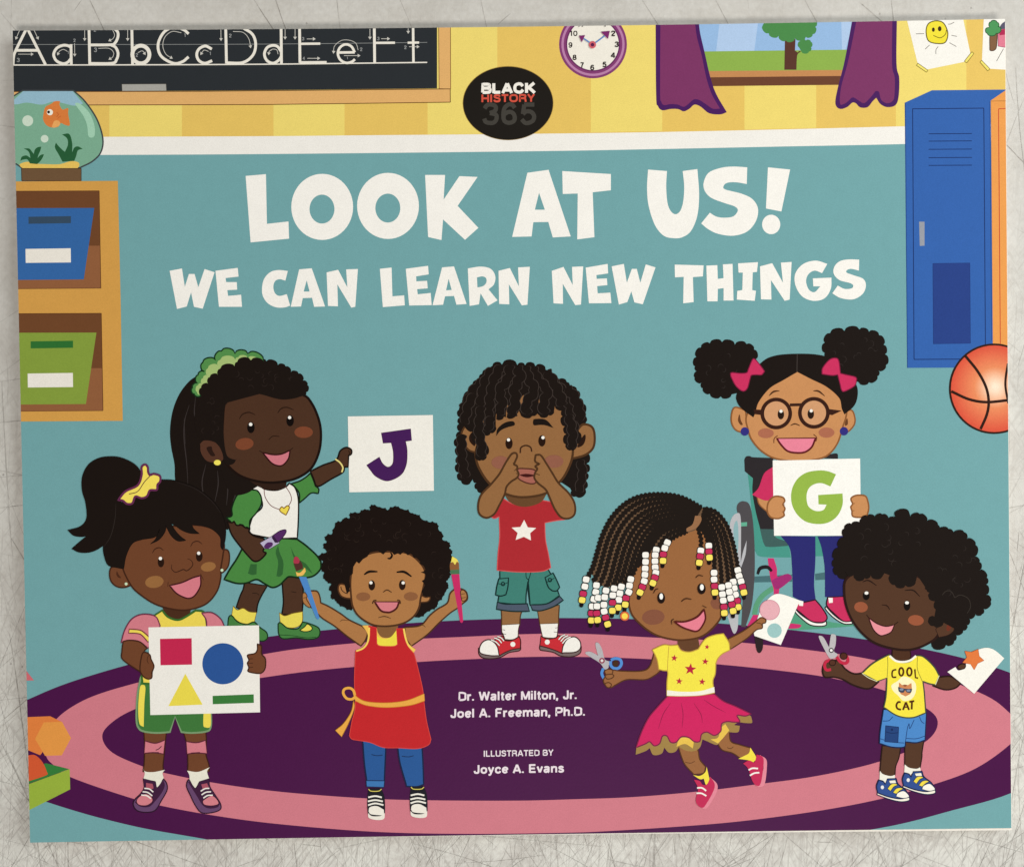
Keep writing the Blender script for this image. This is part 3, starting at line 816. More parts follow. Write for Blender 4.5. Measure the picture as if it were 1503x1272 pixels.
# ---------------------------------------------------------------- the printed children
BK = (28, 20, 16)
PW_ = (242, 236, 226)
def eye(dark, x, y, rx, ry, wx, wy, w):
    E(dark, x, y, rx, ry); E((246, 240, 230), wx, wy, w * .85, w * .85)

# ---- tall girl with the letter J
figure('printed_girl', 'girl in white top and green skirt with green hair band, holding the letter J', level=60)
SK = (76, 49, 34); O2 = (26, 16, 12)
view(240, 500, 480, 740)
S(BK, '300,270c 250,280 190,325 120,420 70,550 50,700 60,830 85,960 93,1100 150,1280 300,1420 500,1470c 600,1330 650,1200 650,1080 500,1000 300,600 350,350')
sub('hair_strand')
for t in ('200,500 165,620 160,760 180,950 190,1120', '250,430 240,560 260,660 290,760', '330,960 300,1100 320,1250', '420,1010 425,1120 400,1250', '490,1010 500,1150 490,1280', '160,600 170,800', '540,1060 560,1180 540,1250', '620,1090 625,1150'):
    L((58, 50, 48), 1.5, t, .7)
view(240, 640, 540, 950)
sub('leg'); S(SK, '488,880c 625,900c 590,960 568,1010 560,1062c 500,1055 438,1030c 462,960 480,920', (O2, 1.5)); L(O2, .8, '535,945 560,945 575,955')
sub('leg'); S(SK, '713,850c 835,845c 842,950 835,1065c 780,1075 713,1072c 722,1000 718,930', (O2, 1.5)); L(O2, .8, '770,935 800,940')
SY = (234, 214, 88)
sub('sock'); S(SY, '420,1022c 445,1045 480,1035 515,1055 560,1060c 545,1128c 500,1130 455,1118 410,1080c', ((120, 90, 30), .8))
sub('sock'); S(SY, '698,1062c 730,1080 780,1065 838,1055c 835,1118 800,1150 740,1150 703,1122c', ((120, 90, 30), .8))
SG = (70, 126, 64); SO = (22, 50, 26)
sub('shoe'); S(SG, '387,1140c 393,1090 412,1080 445,1115 500,1132 545,1118 580,1150 620,1180 625,1215 600,1232 560,1225 500,1200 400,1180', (SO, 1.3))
sub('shoe'); S(SG, '690,1130c 705,1122 750,1155 810,1157 838,1118c 870,1125 930,1150 942,1185 925,1213 870,1222 800,1213 720,1218 694,1190', (SO, 1.3)); L(SO, .8, '700,1195 780,1200 860,1212 920,1208')
S(SY, '820,1168c 848,1148 868,1130 895,1152 885,1170 850,1176', (SO, 1.0))
SKG = (74, 134, 64)
sub('skirt'); S(SKG, '475,675c 620,640 700,615 805,620c 860,660 920,715 948,755c 945,800 900,842 830,855c 760,845 735,860 700,895 655,910 605,885 560,862 500,883 440,885 365,862c 400,800 440,740', ((18, 40, 20), 1.9))
FO = (50, 98, 50)
S(FO, '690,655c 700,700 722,760 718,830c 700,845 680,842c 690,760 676,700'); S(FO, '525,768c 545,770 562,768c 560,830c 535,835 508,826c'); S(FO, '765,665c 800,730 860,770 900,830c 850,790 790,740')
sub('top'); S(PW_, '535,318c 575,292c 610,318 680,325 735,305 758,283c 792,310 812,380 812,500 806,612c 700,616 640,612 575,600 530,588 512,560c 540,480 592,430 590,380 570,340', ((24, 18, 16), 1.6))
sub('necklace'); NK = (104, 40, 40)
L(NK, 1.1, '605,305 612,365 648,418 700,442'); L(NK, 1.1, '732,298 762,345 770,385 748,428')
S((240, 214, 84), '725,434c 745,418 758,430 738,475c 706,455 700,440 712,425', ((130, 90, 30), 1.1))
sub('sleeve'); S(SKG, '530,322c 565,328 588,365 588,410 560,460 525,500 518,525 520,560c 505,548 490,550c 478,535 460,530c 448,540 435,535c 425,512c 412,520 400,510 378,490c 412,478 412,430 440,360 480,326', ((18, 36, 20), 1.5))
sub('sleeve'); S(SKG, '772,285c 820,270 860,245 885,222c 902,262 915,300c 935,318 932,345c 890,342 850,375 818,402c 816,340', ((18, 36, 20), 1.5))
sub('letter_card', 'white card with a purple letter J')
view(480, 590, 660, 740)
P((241, 235, 224), '255,175 1297,158 1310,1085 272,1104')
S((70, 30, 86), '665,378c 1025,327c 1037,470c 963,480c 982,600 970,770 900,895 740,965 600,910 530,830 485,772c 640,672c 680,750 740,795 790,775 812,720 810,600 787,497c 687,503c', ((66, 24, 56), .6))
view(240, 640, 540, 950)
sub('arm'); S(SK, '885,212c 960,175 1030,150 1050,128 1065,88 1100,68 1130,80 1132,105 1115,118c 1112,185c 1090,188 1080,218 1010,258 940,300 916,295c 905,260', (O2, 1.7))
L((232, 214, 130), 2.2, '1035,138 1062,158 1080,188 1074,217'); L(O2, .8, '1115,85 1120,105 1112,115')
sub('arm'); S(SK, '385,515c 412,520 425,512c 440,535 470,535 492,550c 520,560 c 515,575 545,600 600,615c 622,640 600,690 618,705 580,745 545,752 510,720 460,660 410,590', (O2, 1.7))
sub('crayon'); P((188, 178, 202), '580,642 668,592 700,642 640,678 608,676', ((60, 40, 60), .7)); S((84, 42, 96), '655,600c 700,570 735,563 735,585 700,630 682,640c', ((44, 20, 50), .8))
P((52, 30, 60), '650,608 664,600 688,634 672,642'); S((84, 42, 96), '605,665 625,640 655,640 655,660 625,678')
L(O2, .9, '595,690 612,700 606,718', .3)
view(240, 500, 480, 740)
sub('hair'); S(BK, '440,880 450,1010 500,1150 560,1200 660,1180 720,1130 760,1090 700,1040 560,1000 480,900')
sub('neck'); S((48, 30, 22), '660,1080c 960,1080c 950,1130 900,1158 820,1158 740,1135')
sub('face'); S(SK, '462,620 480,480 560,410 700,393 900,415 1080,420 1155,490 1210,620 1225,740 1208,870 1150,990 1050,1062 930,1095 780,1100 620,1060 520,990 465,900 458,760', ((28, 16, 12), 2.6))
sub('hair', 'short curly black fringe'); S(BK, '290,425c 292,360b 350,330b 360,280b 425,262b 440,215b 560,205b 570,160b 680,150b 740,155b 800,160b 890,190b 950,200b 990,245b 1050,255b 1085,310b 1120,345b 1110,400b 1080,430b 1000,452 900,455 750,415 640,402 540,430 485,490 465,600 468,720 478,830 500,900 560,925 570,915c 545,955 500,965 470,930 430,830 350,780 270,740 240,600')
sub('hair_band'); S((84, 140, 74), '290,425c 240,415b 225,365b 265,330b 270,265b 318,240b 305,170b 405,152b 450,80b 555,100b 655,100b 778,158b 700,150 640,152 575,165c 560,205c 500,200 440,215c 425,262c 380,262 355,285c 350,330c 300,345 295,380', ((20, 50, 26), 1.4))
S((166, 188, 116), '285,418c 262,400b 270,345b 300,335b 308,290b 345,270b 345,215b 425,195b 440,150b 560,150b 580,130b 655,135b 740,160b 640,153 c 590,158 c 565,175 c 560,205c 500,200 440,215c 425,262c 380,262 355,285c 350,330c 305,345')
sub('hair', 'short curly black fringe'); S(BK, '292,425c 292,365b 350,335b 360,282b 425,265b 440,218b 560,207b 572,165b 680,152b 780,170b 800,400 c 500,480c 400,600c')
curls((44, 34, 30), 750, 300, 300, 70, 14, 5, 22); curls((44, 34, 30), 360, 600, 70, 160, 8, 6, 20)
sub('ear'); S((84, 52, 38), '285,800c 320,775 400,790 448,850 462,925 400,945 335,932 292,870'); S((44, 26, 20), '336,830 372,822 382,855 402,892 372,895 345,862')
sub('earring'); E((244, 226, 96), 419, 947, 27, 21)
sub('eye'); eye((18, 11, 9), 680, 675, 29, 43, 678, 650, 16)
sub('eye'); eye((18, 11, 9), 985, 622, 29, 43, 981, 597, 15)
sub('face_line'); LB = (42, 24, 16)
L(LB, 1.7, '590,608 615,572 665,557 712,575', .5); L(LB, 1.7, '888,562 915,528 960,518 1012,537', .5); L(LB, 1.3, '818,770 850,742 902,744', .3); L(LB, 1.1, '745,855 780,875'); L(LB, 1.1, '985,850 1008,832')
sub('cheek'); E((124, 68, 44), 630, 802, 71, 46, -8)
sub('cheek'); E((124, 68, 44), 1090, 711, 72, 45)
sub('mouth'); S((208, 118, 128), '770,868c 850,885 920,880 985,850c 972,915 930,965 885,970 835,945', ((50, 16, 16), 1.5))

# ---- girl with the shapes
figure('printed_girl', 'girl with a side ponytail holding a paper of coloured shapes', level=170)
SK = (112, 67, 42); OS = (66, 36, 22)
view(150, 880, 410, 1200)
S((74, 44, 28), '350,40c 525,40c 500,95 440,112 375,95')
sub('leg'); S(SK, '243,770c 375,770c 368,830 362,900 355,960 357,1000c 300,1010 238,1000c 245,950 248,850', ((60, 30, 20), 1.2))
sub('leg'); S(SK, '476,775c 605,770c 608,830 605,900 622,960 625,1000c 560,1010 498,1000c 500,950 495,850', ((60, 30, 20), 1.2))
PK = (212, 124, 134)
sub('knee_pad'); S(PK, '250,822c 310,835 367,816c 358,898c 300,890 245,894c', ((90, 36, 50), 1.2)); L((60, 20, 40), 1.2, '288,890 330,889'); L((60, 20, 40), 1.2, '312,876 330,868 346,852')
sub('knee_pad'); S(PK, '490,825c 550,832 603,818c 612,896c 550,892 495,898c', ((90, 36, 50), 1.2)); L((60, 20, 40), 1.2, '518,892 570,889')
sub('sock'); S((234, 228, 210), '238,982c 252,1000 300,1003 366,990c 352,1010 358,1040 345,1070 330,1095 312,1085 308,1055c 240,1045c 248,1010')
sub('sock'); S((234, 228, 210), '495,995c 560,1002 628,975c 612,1000 625,1045c 568,1060c 560,1085 545,1098 525,1075 510,1050c 508,1020')
SP, SL = (64, 30, 60), (104, 70, 106)
for a in (('240,1042c 310,1060c 318,1095 340,1075 357,1043c 376,1070 378,1110 345,1170 310,1225 260,1238 205,1228 182,1195 190,1165 225,1130 245,1095',
           '240,1042c 310,1060c 318,1095 338,1075 355,1045c 365,1080 350,1120 312,1170 275,1205 225,1205 190,1180c 225,1130 246,1095', '255,1130 288,1148 293,1175 260,1198 215,1195 200,1172 218,1145', '256,1066c 294,1072c 297,1100 256,1100c',
           ('246,1098 275,1102 298,1120', '236,1118 265,1122 292,1142', '228,1137 260,1141 284,1158')),
          ('568,1060c 622,1042c 628,1090 660,1140 690,1190 688,1222 640,1240 580,1240 545,1200 515,1140 492,1085 505,1048 525,1080 545,1098',
           '568,1060c 622,1042c 628,1090 660,1140 688,1188c 670,1210 620,1215 585,1195 550,1140 500,1060c 515,1060 530,1095 550,1095', '600,1160 640,1140 672,1165 678,1190 640,1200 598,1195 586,1175', '578,1075c 612,1068c 620,1096 586,1100c',
           ('575,1115 600,1100 625,1098', '580,1136 605,1121 635,1118', '590,1155 615,1140 645,1138'))):
    sub('shoe'); S(SL, a[0], ((44, 20, 40), 1.2)); S(SP, a[1]); S((214, 128, 136), a[2], ((60, 24, 46), .8)); S((170, 84, 100), a[3])
    for l in a[4]: L((240, 232, 222), 1.9, l)
sub('shorts'); S((64, 118, 58), '225,450c 205,560 200,700 215,750 250,768 320,775 395,770c 425,680c 462,770c 520,775 600,768 632,745 634,650 620,450c', ((122, 152, 110), 1.9))
sub('stripe'); S((240, 218, 86), '222,505 238,495 252,512 246,600 242,740c 218,722 210,650 214,560')
sub('stripe'); S((240, 218, 86), '592,640c 632,640c 632,735 600,742 590,725')
sub('shirt'); S((238, 212, 86), '298,95c 350,62c 385,100 440,117 485,100 545,62c 590,70 605,110 612,160c 600,480 420,500 235,485c 235,420 290,300 330,160', ((56, 104, 44), 2.2))
sub('sleeve'); S(PK, '110,250c 130,180 165,120 210,90 265,84 315,100 338,150c 320,200 268,282c 215,242 150,235', ((110, 44, 70), 1.3)); S((240, 214, 88), '158,170c 220,176 250,195 280,222c 268,247c 230,205 200,195 154,194c', ((110, 44, 60), 1.2))
sub('sleeve'); S(PK, '580,76c 640,75 690,110 712,152c 610,160c 606,115', ((110, 44, 70), 1.3))
sub('arm'); S(SK, '122,242c 160,235 220,245 262,282c 245,300 240,340 235,425c 185,395 118,345 115,300', (OS, 1.4))
sub('shapes_paper', 'white paper with four coloured shapes'); P((241, 235, 225), '270,160 915,148 921,655 281,671')
sub('red_rectangle'); P((196, 40, 78), '337,227 522,223 524,377 340,381')
sub('blue_circle'); E((44, 84, 148), 704, 372, 120, n=48)
sub('yellow_triangle'); P((236, 216, 78), '485,430 586,610 386,619')
sub('green_rectangle'); P((60, 122, 58), '644,559 884,550 885,600 645,608')
sub('hand'); S(SK, '232,320 250,305 278,320 285,345 302,385 292,420 288,455 262,460 235,440 220,400', (OS, 1.4)); L(OS, .9, '270,322 262,350 270,370'); L(OS, .9, '285,430 292,410')
sub('hand'); S(SK, '905,256c 928,270 930,315 952,345 950,400 925,427 880,425 850,415 856,395 847,370 856,350 848,322 890,312 905,290', (OS, 1.4)); L(OS, .9, '850,345 880,342'); L(OS, .9, '850,370 880,368'); L(OS, .9, '850,395 880,392')
view(90, 660, 340, 910)
sub('ear'); S(SK, '480,885c 420,868 372,880 360,930 375,985 420,1022 480,1025 540,1000c', (OS, 1.5)); S((76, 42, 26), '415,905 430,932 446,955 425,952 411,930')
sub('ear'); S(SK, '1190,742c 1242,750 1256,800 1245,870 1205,915 1175,915c', (OS, 1.5)); S((76, 42, 26), '1205,805 1192,830 1188,858 1200,840')
sub('face'); S(SK, '458,880 470,800 520,700 700,600 950,560 1130,590 1212,690 1208,780 1192,880 1190,960 1160,1060 1080,1150 950,1193 830,1188 700,1150 590,1080 520,1010', (OS, 1.7))
sub('hair'); S(BK, '405,400c 480,380 600,290 740,222c 850,230 1000,280 1120,370 1190,460 1225,560 1226,660 1205,748c 1190,720 1185,650 1125,592 1060,568 975,558c 990,590 1032,626c 960,622 900,600 850,565 815,545c 850,600 890,645 932,676c 870,680 820,640 790,585 780,560c 775,610 730,670 665,702c 700,670 718,630 735,590c 700,650 600,670 530,700 485,790 466,888c 420,880 350,860 320,790 313,720 340,640 390,560', ((20, 14, 12), .6))
sub('ponytail'); S(BK, '445,398c 480,310 570,275 602,215 590,155 540,100 450,58 370,48 280,60 200,110 155,200 153,300 180,400 186,510 140,570 45,598c 90,640 150,650 185,645c 130,690 75,738c 130,765 200,768 260,750 312,718c 380,650 405,520 410,400c')
L((50, 42, 38), .9, '408,400 400,520 370,640 320,720', .6); L((44, 36, 34), .8, '860,240 1000,290 1120,380 1190,470', .5)
sub('scrunchie'); S((246, 222, 96), '425,374c 480,310 570,265 600,190 600,130 625,110 645,130 648,165 662,188 690,180 735,195 738,235 718,260 712,298 662,302 640,345 600,360 553,348 530,398 490,402 458,378', ((104, 44, 80), 2.3)); L((90, 50, 50), 1.2, '505,330 570,310 620,240 662,195')
sub('face_line'); LB = (58, 30, 20)
for t in ('680,770 700,740 735,730 762,750', '965,722 985,690 1020,682 1052,702', '825,855 824,888 850,912 880,905 912,892 935,902 965,882 982,855 970,825 942,812', '798,985 795,1020', '1040,925 1062,970'): L(LB, 1.5, t, .5)
sub('eye'); eye((40, 22, 14), 744, 838, 24, 38, 740, 810, 15)
sub('eye'); eye((40, 22, 14), 1030, 795, 25, 38, 1026, 771, 15)
sub('cheek'); E((152, 104, 60), 695, 985, 69, 45, -8)
sub('cheek'); E((152, 104, 60), 1098, 872, 56, 35, -10)
sub('mouth'); S((214, 122, 132), '808,1012c 900,990 980,955 1040,938c 1040,1010 1010,1070 975,1102 930,1105 860,1070', ((62, 20, 22), 1.5))
sub('earring'); E((206, 226, 190), 484, 1000, 11); sub('earring'); E((206, 226, 190), 1200, 898, 11)

# ---- child in the apron
figure('printed_child', 'child with round curly hair in a red apron raising two paint brushes', level=175)
SK = (174, 119, 70); OS = (76, 46, 26); HB = (26, 16, 12)
view(420, 730, 700, 950)
S(HB, '515,890c 450,860d 400,830d 380,800d 350,790d 355,740d 335,720d 355,680d 310,655d 290,620d 300,590d 272,560d 290,500d 245,460d 320,430d 290,370d 320,355d 300,310d 360,290d 385,200d 430,190d 460,160d 500,165d 505,120d 580,120d 620,90d 660,100d 670,55d 740,75d 800,100d 860,65d 915,90d 980,120d 1020,130d 1070,170d 1130,195d 1190,200d 1200,250d 1235,290d 1230,330d 1290,355d 1285,400d 1312,420d 1300,450d 1310,480d 1290,520d 1310,560d 1290,590d 1290,630d 1260,660d 1280,690d 1260,740d 1235,780d 1200,820d 1190,860d 1150,880d 1100,910d 1050,945d 1000,940c 900,700c 600,700c')
sub('arm'); S(SK, '590,1168c 480,1090 380,1010 280,945 205,868 150,840 130,790 150,748c 200,735 245,740 265,780 272,828c 340,860 430,915 500,965 600,1012c 640,1060 625,1120', (OS, 1.5)); L(OS, 1.0, '425,975 445,962 490,968', .4)
sub('arm'); S(SK, '935,1022c 1060,1005 1130,930 1190,880 1270,830 1290,760 1325,725 1380,720 1420,745 1428,800 1390,835 1350,870 1290,910 1200,990 1110,1080 985,1170c 940,1100', (OS, 1.5)); L(OS, 1.0, '1060,1005 1080,1005 1098,1020', .4)
sub('paint_brush', 'blue paint brush'); P((78, 134, 196), '100,622 160,625 262,945 252,962 235,945'); S((84, 46, 40), '62,530c 60,500 95,485 125,520 134,560c 80,580c'); S((172, 54, 74), '58,510 64,472 85,465 105,490 100,515 75,520'); S((238, 186, 92), '75,585c 110,590 148,550c 155,580c 130,612 85,618c')
sub('paint_brush', 'magenta paint brush'); P((200, 44, 98), '1300,600 1364,598 1395,975 1384,988 1370,978'); S((140, 92, 52), '1292,575c 1290,530 1305,505 1355,505 1364,568c'); P((74, 116, 80), '1292,570 1364,566 1366,602 1298,604'); S((240, 220, 96), '1298,512c 1308,462c 1345,485 1360,515c 1345,505 1330,528 1315,508')
sub('fingers'); S(SK, '130,760 150,750 165,775 160,800 190,850 180,865 135,825', (OS, .9)); L(OS, .9, '135,790 160,785')
sub('fingers'); S(SK, '1375,735 1400,730 1422,760 1420,800 1390,815 1378,780', (OS, .9)); L(OS, .9, '1380,760 1410,755'); L(OS, .9, '1384,790 1415,785')
view(480, 900, 700, 1210)
JE = (42, 88, 148); JO = (22, 34, 66)
sub('trouser_leg'); S(JE, '215,765c 355,790c 350,900 345,1010c 240,1010c 225,900', (JO, 1.5)); P((62, 118, 176), '235,1005 347,1006 343,1046 238,1042', (JO, 1.2)); L(JO, 1.0, '268,848 300,855 335,851')
sub('trouser_leg'); S(JE, '425,800c 572,800c 578,900 582,1028c 540,1042 480,1040c 440,900', (JO, 1.5)); L(JO, 1.0, '450,858 490,862 522,855')
DK = (26, 26, 34)
for dx, dy in ((0, 0), (1, 1)):
    if dx: view(480, 900, 700, 1210, 256, -12)
    sub('shoe'); S(DK, '250,1052c 325,1052c 345,1100 350,1170 346,1215 325,1238 290,1240 255,1228 243,1180 243,1110'); S((236, 228, 214), '247,1200c 270,1218 320,1218 348,1200c 342,1235 300,1242 253,1230')
    S((240, 232, 218), '250,1190c 258,1165 300,1158 342,1180c 340,1210 300,1212 262,1206')
    for l in ('248,1106 290,1098 330,1106', '246,1130 290,1122 336,1130', '247,1153 290,1142 340,1152'): L((242, 236, 222), 2.4, l)
    L((226, 210, 96), 1.2, '250,1056 265,1068 310,1068 328,1056')
view(480, 900, 700, 1210)
AY = (240, 186, 84)
sub('shirt'); S(AY, '212,72c 255,70c 300,90 420,95 457,88c 470,150 500,190 534,215c 520,240c 172,226c 225,200 248,150 238,110')
sub('neck'); S((134, 92, 54), '300,72c 428,72c 420,125 375,145 330,142 305,112')
sub('shirt_front'); S((240, 220, 72), '300,125c 310,140 345,152 385,140 418,100c 422,185 c 395,195 330,195 303,182c')
sub('apron'); S((196, 38, 42), '250,72c 298,85c 300,182c 320,195 400,197 424,187c 418,90c 460,90c 470,150 490,200 524,242c 545,320 575,450 585,540 600,650 626,758c 610,790 545,812 430,808 340,805 260,775 190,763 150,755 135,735c 150,650 170,560 165,400 172,225c 220,205 250,160 258,120', ((214, 70, 60), .8))
L((246, 208, 96), 2.6, '176,226 222,205 248,160 254,84'); L((246, 208, 96), 2.6, '462,90 474,150 494,196 528,226')
BT = (236, 170, 72)
sub('apron_belt'); S(BT, '158,475c 185,505 240,530 360,537 480,523 585,483c 588,525c 500,552 360,565 240,553 170,525c', ((200, 130, 40), .6))
sub('apron_bow'); L(BT, 3.8, '168,492 158,462 135,448 105,455 98,480 118,510 150,515 170,500'); S(BT, '160,518c 165,570 130,660 88,742c 50,703c 100,660 145,590', ((160, 100, 36), .7))
view(420, 730, 700, 950)
sub('ear'); S(SK, '520,705c 430,680 410,720 430,770 470,790 525,795c', (OS, 1.5)); L(OS, 1.4, '430,700 440,730 470,752 490,745')
sub('ear'); S(SK, '1055,765c 1100,785 1130,780 1132,800 1110,820 1055,825c', (OS, 1.3))
sub('face'); S(SK, '508,640 540,510 660,440 800,425 960,440 1060,520 1098,600 1082,700 1060,790 1045,870 1000,940 920,990 800,1012 680,1000 580,940 530,870 513,790', (OS, 2.0))
sub('fringe'); S(HB, '480,765c 505,700d 495,620c 525,600c 530,545c 555,505c 575,520c 605,485c 640,465c 665,425c 690,410 720,418c 765,448c 800,415 815,420 832,430 850,452c 880,440c 900,450c 925,428c 960,455c 985,435c 1005,472c 1062,480c 1052,520c 1098,548 1090,575 1060,588c 1098,605 1090,640 1068,655c 1090,690 1068,740 1085,765c 1130,785c 1150,700c 1200,500c 900,200c 600,200c 400,450c')
L(HB, 3.2, '822,430 834,455 820,478 798,478', .5)
curls((46, 34, 28), 800, 260, 400, 130, 22, 7, 24); curls((46, 34, 28), 1190, 560, 60, 220, 7, 8, 22); curls((46, 34, 28), 390, 520, 60, 180, 7, 9, 22)
sub('eyebrow'); L(HB, 3.6, '615,606 655,583 720,583', .5); sub('eyebrow'); L(HB, 3.6, '870,587 930,585 988,622', .5)
sub('eye'); eye((40, 22, 14), 675, 690, 26, 40, 668, 670, 15)
sub('eye'); eye((40, 22, 14), 915, 688, 26, 40, 922, 671, 15)
sub('face_line'); L(OS, 1.7, '763,745 795,727 832,746', .4); L(OS, 1.3, '725,945 775,935 825,950', .5); L(OS, 1.8, '680,835 690,812 712,808'); L(OS, 1.8, '875,806 895,812 900,836')
sub('cheek'); E((142, 92, 58), 608, 780, 55, 34); sub('cheek'); E((142, 92, 58), 983, 778, 55, 34)
sub('mouth'); S((214, 124, 130), '697,820c 890,820c 870,870 830,898 795,903 745,888', ((76, 26, 24), 2.0))

# ---- child in the red star shirt
figure('printed_child', 'child with curly hair and a red star shirt pressing both fists to the mouth', level=60)
SK = (148, 103, 63); OS = (78, 50, 28)
view(650, 520, 890, 760)
pen.bulge = .36
S(BK, '330,1060c 265,1050b 262,1000b 240,960b 220,990c 140,982b 125,920b 112,850b 130,790b 110,720b 110,650b 140,600b 125,540b 140,490b 125,430b 190,410b 165,340b 230,290b 230,230b 305,220b 305,150b 385,135b 385,90b 460,80b 580,85b 640,85b 720,92b 800,120b 812,172b 880,172b 888,212b 965,215b 975,265b 1045,280b 1048,345b 1090,380b 1080,470b 1112,530b 1118,620c 1110,760c 1118,850b 1122,920b 1100,980b 1110,1045b 1035,1105b 1000,1060b 990,1040c 930,1000c 600,900c')
pen.bulge = .29
view(680, 720, 880, 980)
sub('leg'); S(SK, '272,850c 426,850c 410,900 405,968c 275,968c 275,900', (OS, 1.3))
sub('leg'); S(SK, '532,855c 690,820c 685,900 685,962c 550,960c', (OS, 1.3))
sub('sock'); S(PW_, '276,962c 405,955c 395,1000 390,1050 350,1068 300,1066c 282,1020 280,1035 276,990', (OS, .9)); L((70, 60, 50), .8, '282,995 300,1000'); L((70, 60, 50), .8, '285,1025 308,1030')
sub('sock'); S(PW_, '550,955c 682,950c 678,1000 668,1050 620,1056 570,1050c 558,1000', (OS, .9)); L((70, 60, 50), .8, '660,985 680,980'); L((70, 60, 50), .8, '650,1012 675,1015')
RD = (200, 44, 52); SG_ = (118, 102, 98); SO = (58, 28, 28)
sub('shoe'); S(SG_, '110,1128c 112,1170 140,1198 200,1205 270,1193 330,1160 405,1145 411,1105c', (SO, 1.2)); S(RD, '215,1080c 250,1055 288,1040c 300,1072 350,1072 402,1045c 412,1080 410,1130c 350,1140 300,1160 255,1185c', (SO, 1.2)); S(PW_, '118,1125 140,1085 180,1068 215,1082 245,1120 258,1182c 195,1182 125,1165', (SO, 1.2)); E(PW_, 356, 1101, 18)
for l in ('200,1068 235,1085 260,1110', '222,1055 255,1068 275,1092', '245,1045 272,1055 292,1078'): L(SO, 2.6, l); L(PW_, 1.6, l)
sub('shoe'); S(SG_, '550,1105c 552,1140 600,1150 650,1160 700,1185 780,1190 838,1165 848,1118c', (SO, 1.2)); S(RD, '558,1042c 600,1062 660,1055 682,1038c 720,1050 770,1100c 735,1130 712,1168c 660,1145 600,1125 550,1112c', (SO, 1.2)); S(PW_, '708,1162c 718,1110 750,1062 800,1048 838,1080 840,1130 800,1158', (SO, 1.2)); E(PW_, 603, 1085, 18)
for l in ('685,1068 705,1045 730,1032', '700,1080 725,1052 752,1038', '712,1095 738,1065 770,1048'): L(SO, 2.6, l); L(PW_, 1.6, l)
TE = (64, 126, 114); TO = (16, 42, 40)
sub('shorts'); S(TE, '262,575c 610,565c 650,640 690,752c 600,810 480,822c 470,700 465,650 c 452,740 450,812c 350,812 248,802c 262,700', (TO, 1.4))
S((78, 88, 104), '245,798c 300,812 380,812 460,810c 475,865c 350,865 238,850c', (TO, 1.4)); S((78, 88, 104), '482,818c 600,810 692,757c 718,785c 650,830 560,860 498,857c', (TO, 1.4)); L(TO, 1.2, '450,575 452,620 470,632 488,575'); L(TO, 1.8, '470,632 465,700 478,815')
sub('pocket'); S(TE, '255,632c 325,625c 320,690 306,745c 270,755 232,748c 240,690', (TO, 1.4)); L(TO, 1.0, '248,665 285,672 318,658'); E(None, 285, 668, 12, o=(TO, 1.2))
sub('pocket'); S(TE, '587,622c 645,590c 670,640 692,692c 670,718 640,718c 610,690', (TO, 1.4)); L(TO, 1.0, '600,655 622,645 655,625'); E(None, 622, 640, 12, o=(TO, 1.2))
sub('shirt'); S((174, 42, 48), '285,55c 350,92 430,105 500,88 540,62c 600,75 650,82c 740,205c 660,215 585,230c 590,350 610,450 628,552c 560,578 400,582 243,570c 250,450 262,330 258,185c 225,198 205,190c 240,120', ((208, 84, 84), 1.0))
sub('star'); P((244, 236, 224), '437,208 463,262 523,267 480,304 486,356 435,330 376,353 390,302 347,264 410,260')
view(650, 520, 890, 760)
sub('neck'); S((104, 70, 42), '470,1075c 540,1100 700,1100 815,1072c 760,1150 640,1185 530,1155')
sub('ear'); S(SK, '265,545c 185,550 145,620 162,690 205,745 270,765c', (OS, 1.9)); S((40, 22, 14), '235,600 205,635 210,680 250,712 250,640')
sub('ear'); S(SK, '1045,590c 1090,545 1155,560 1180,620 1172,720 1110,780 1000,812c', (OS, 2.4)); S((40, 22, 14), '1105,622 1065,670 1048,722 1090,705 1110,660')
sub('face'); S(SK, '300,600 330,450 500,350 700,330 880,380 960,500 1000,640 1010,780 970,900 910,990 800,1080 620,1110 480,1080 360,1000 280,880 255,780 270,700', (OS, 2.5))
sub('curls'); S(BK, '250,790c 300,822b 340,785b 330,700b 325,625c 370,612b 412,560b 412,500c 475,485b 497,490c 572,462b 580,410b 622,325c 640,380c 600,455b 695,480b 740,400b 752,322c 768,370c 750,475b 822,472b 865,440b 872,400c 935,430b 930,480b 948,560b 960,620b 955,700b 1000,745b 1040,700b 1058,600b 1040,400c 800,130c 500,100c 200,350c 170,520c 240,600b 262,700b')
for t in ('505,395 498,440 494,492', '418,445 413,500', '760,318 752,360 748,405', '312,500 318,560', '252,660 262,700'): L(SK, 2.0, t, .6)
L(SK, 4.2, '628,318 612,360 596,420', .7)
EG = (64, 54, 49)
for w, t in ((13, '860,210 930,290 985,400 1010,520 1020,600'), (14, '960,260 1020,330 1055,420 1070,520'), (13, '330,200 250,270 200,350 160,430'), (12, '250,310 205,380 180,470 160,540'),
             (14, '800,130 850,200 900,300 935,400'), (13, '700,100 735,190 810,280 780,390 795,465'), (13, '640,95 665,180 710,280 650,380 655,465'), (13, '395,110 340,190 310,290 290,400'),
             (13, '460,90 410,170 380,280 360,400 350,500'), (13, '520,80 510,180 445,280 460,380 430,470'), (14, '575,95 600,170 560,270 565,370 530,475'),
             (12, '300,400 285,500 280,600 300,700 300,800'), (12, '385,480 360,540 350,600'), (12, '975,470 1000,560 1010,640 1000,730'), (12, '150,620 145,720 150,820 175,960'), (11, '1065,820 1085,920 1055,1070')):
    sub('twist'); plait(BK, w, t, edge=EG, period=7.5, depth=.24)
sub('eyebrow'); S(BK, '415,635c 425,580 480,532 545,520 558,550 500,568 450,592'); sub('eyebrow'); S(BK, '703,515 720,502 800,508 862,572c 800,552 760,548 708,550')
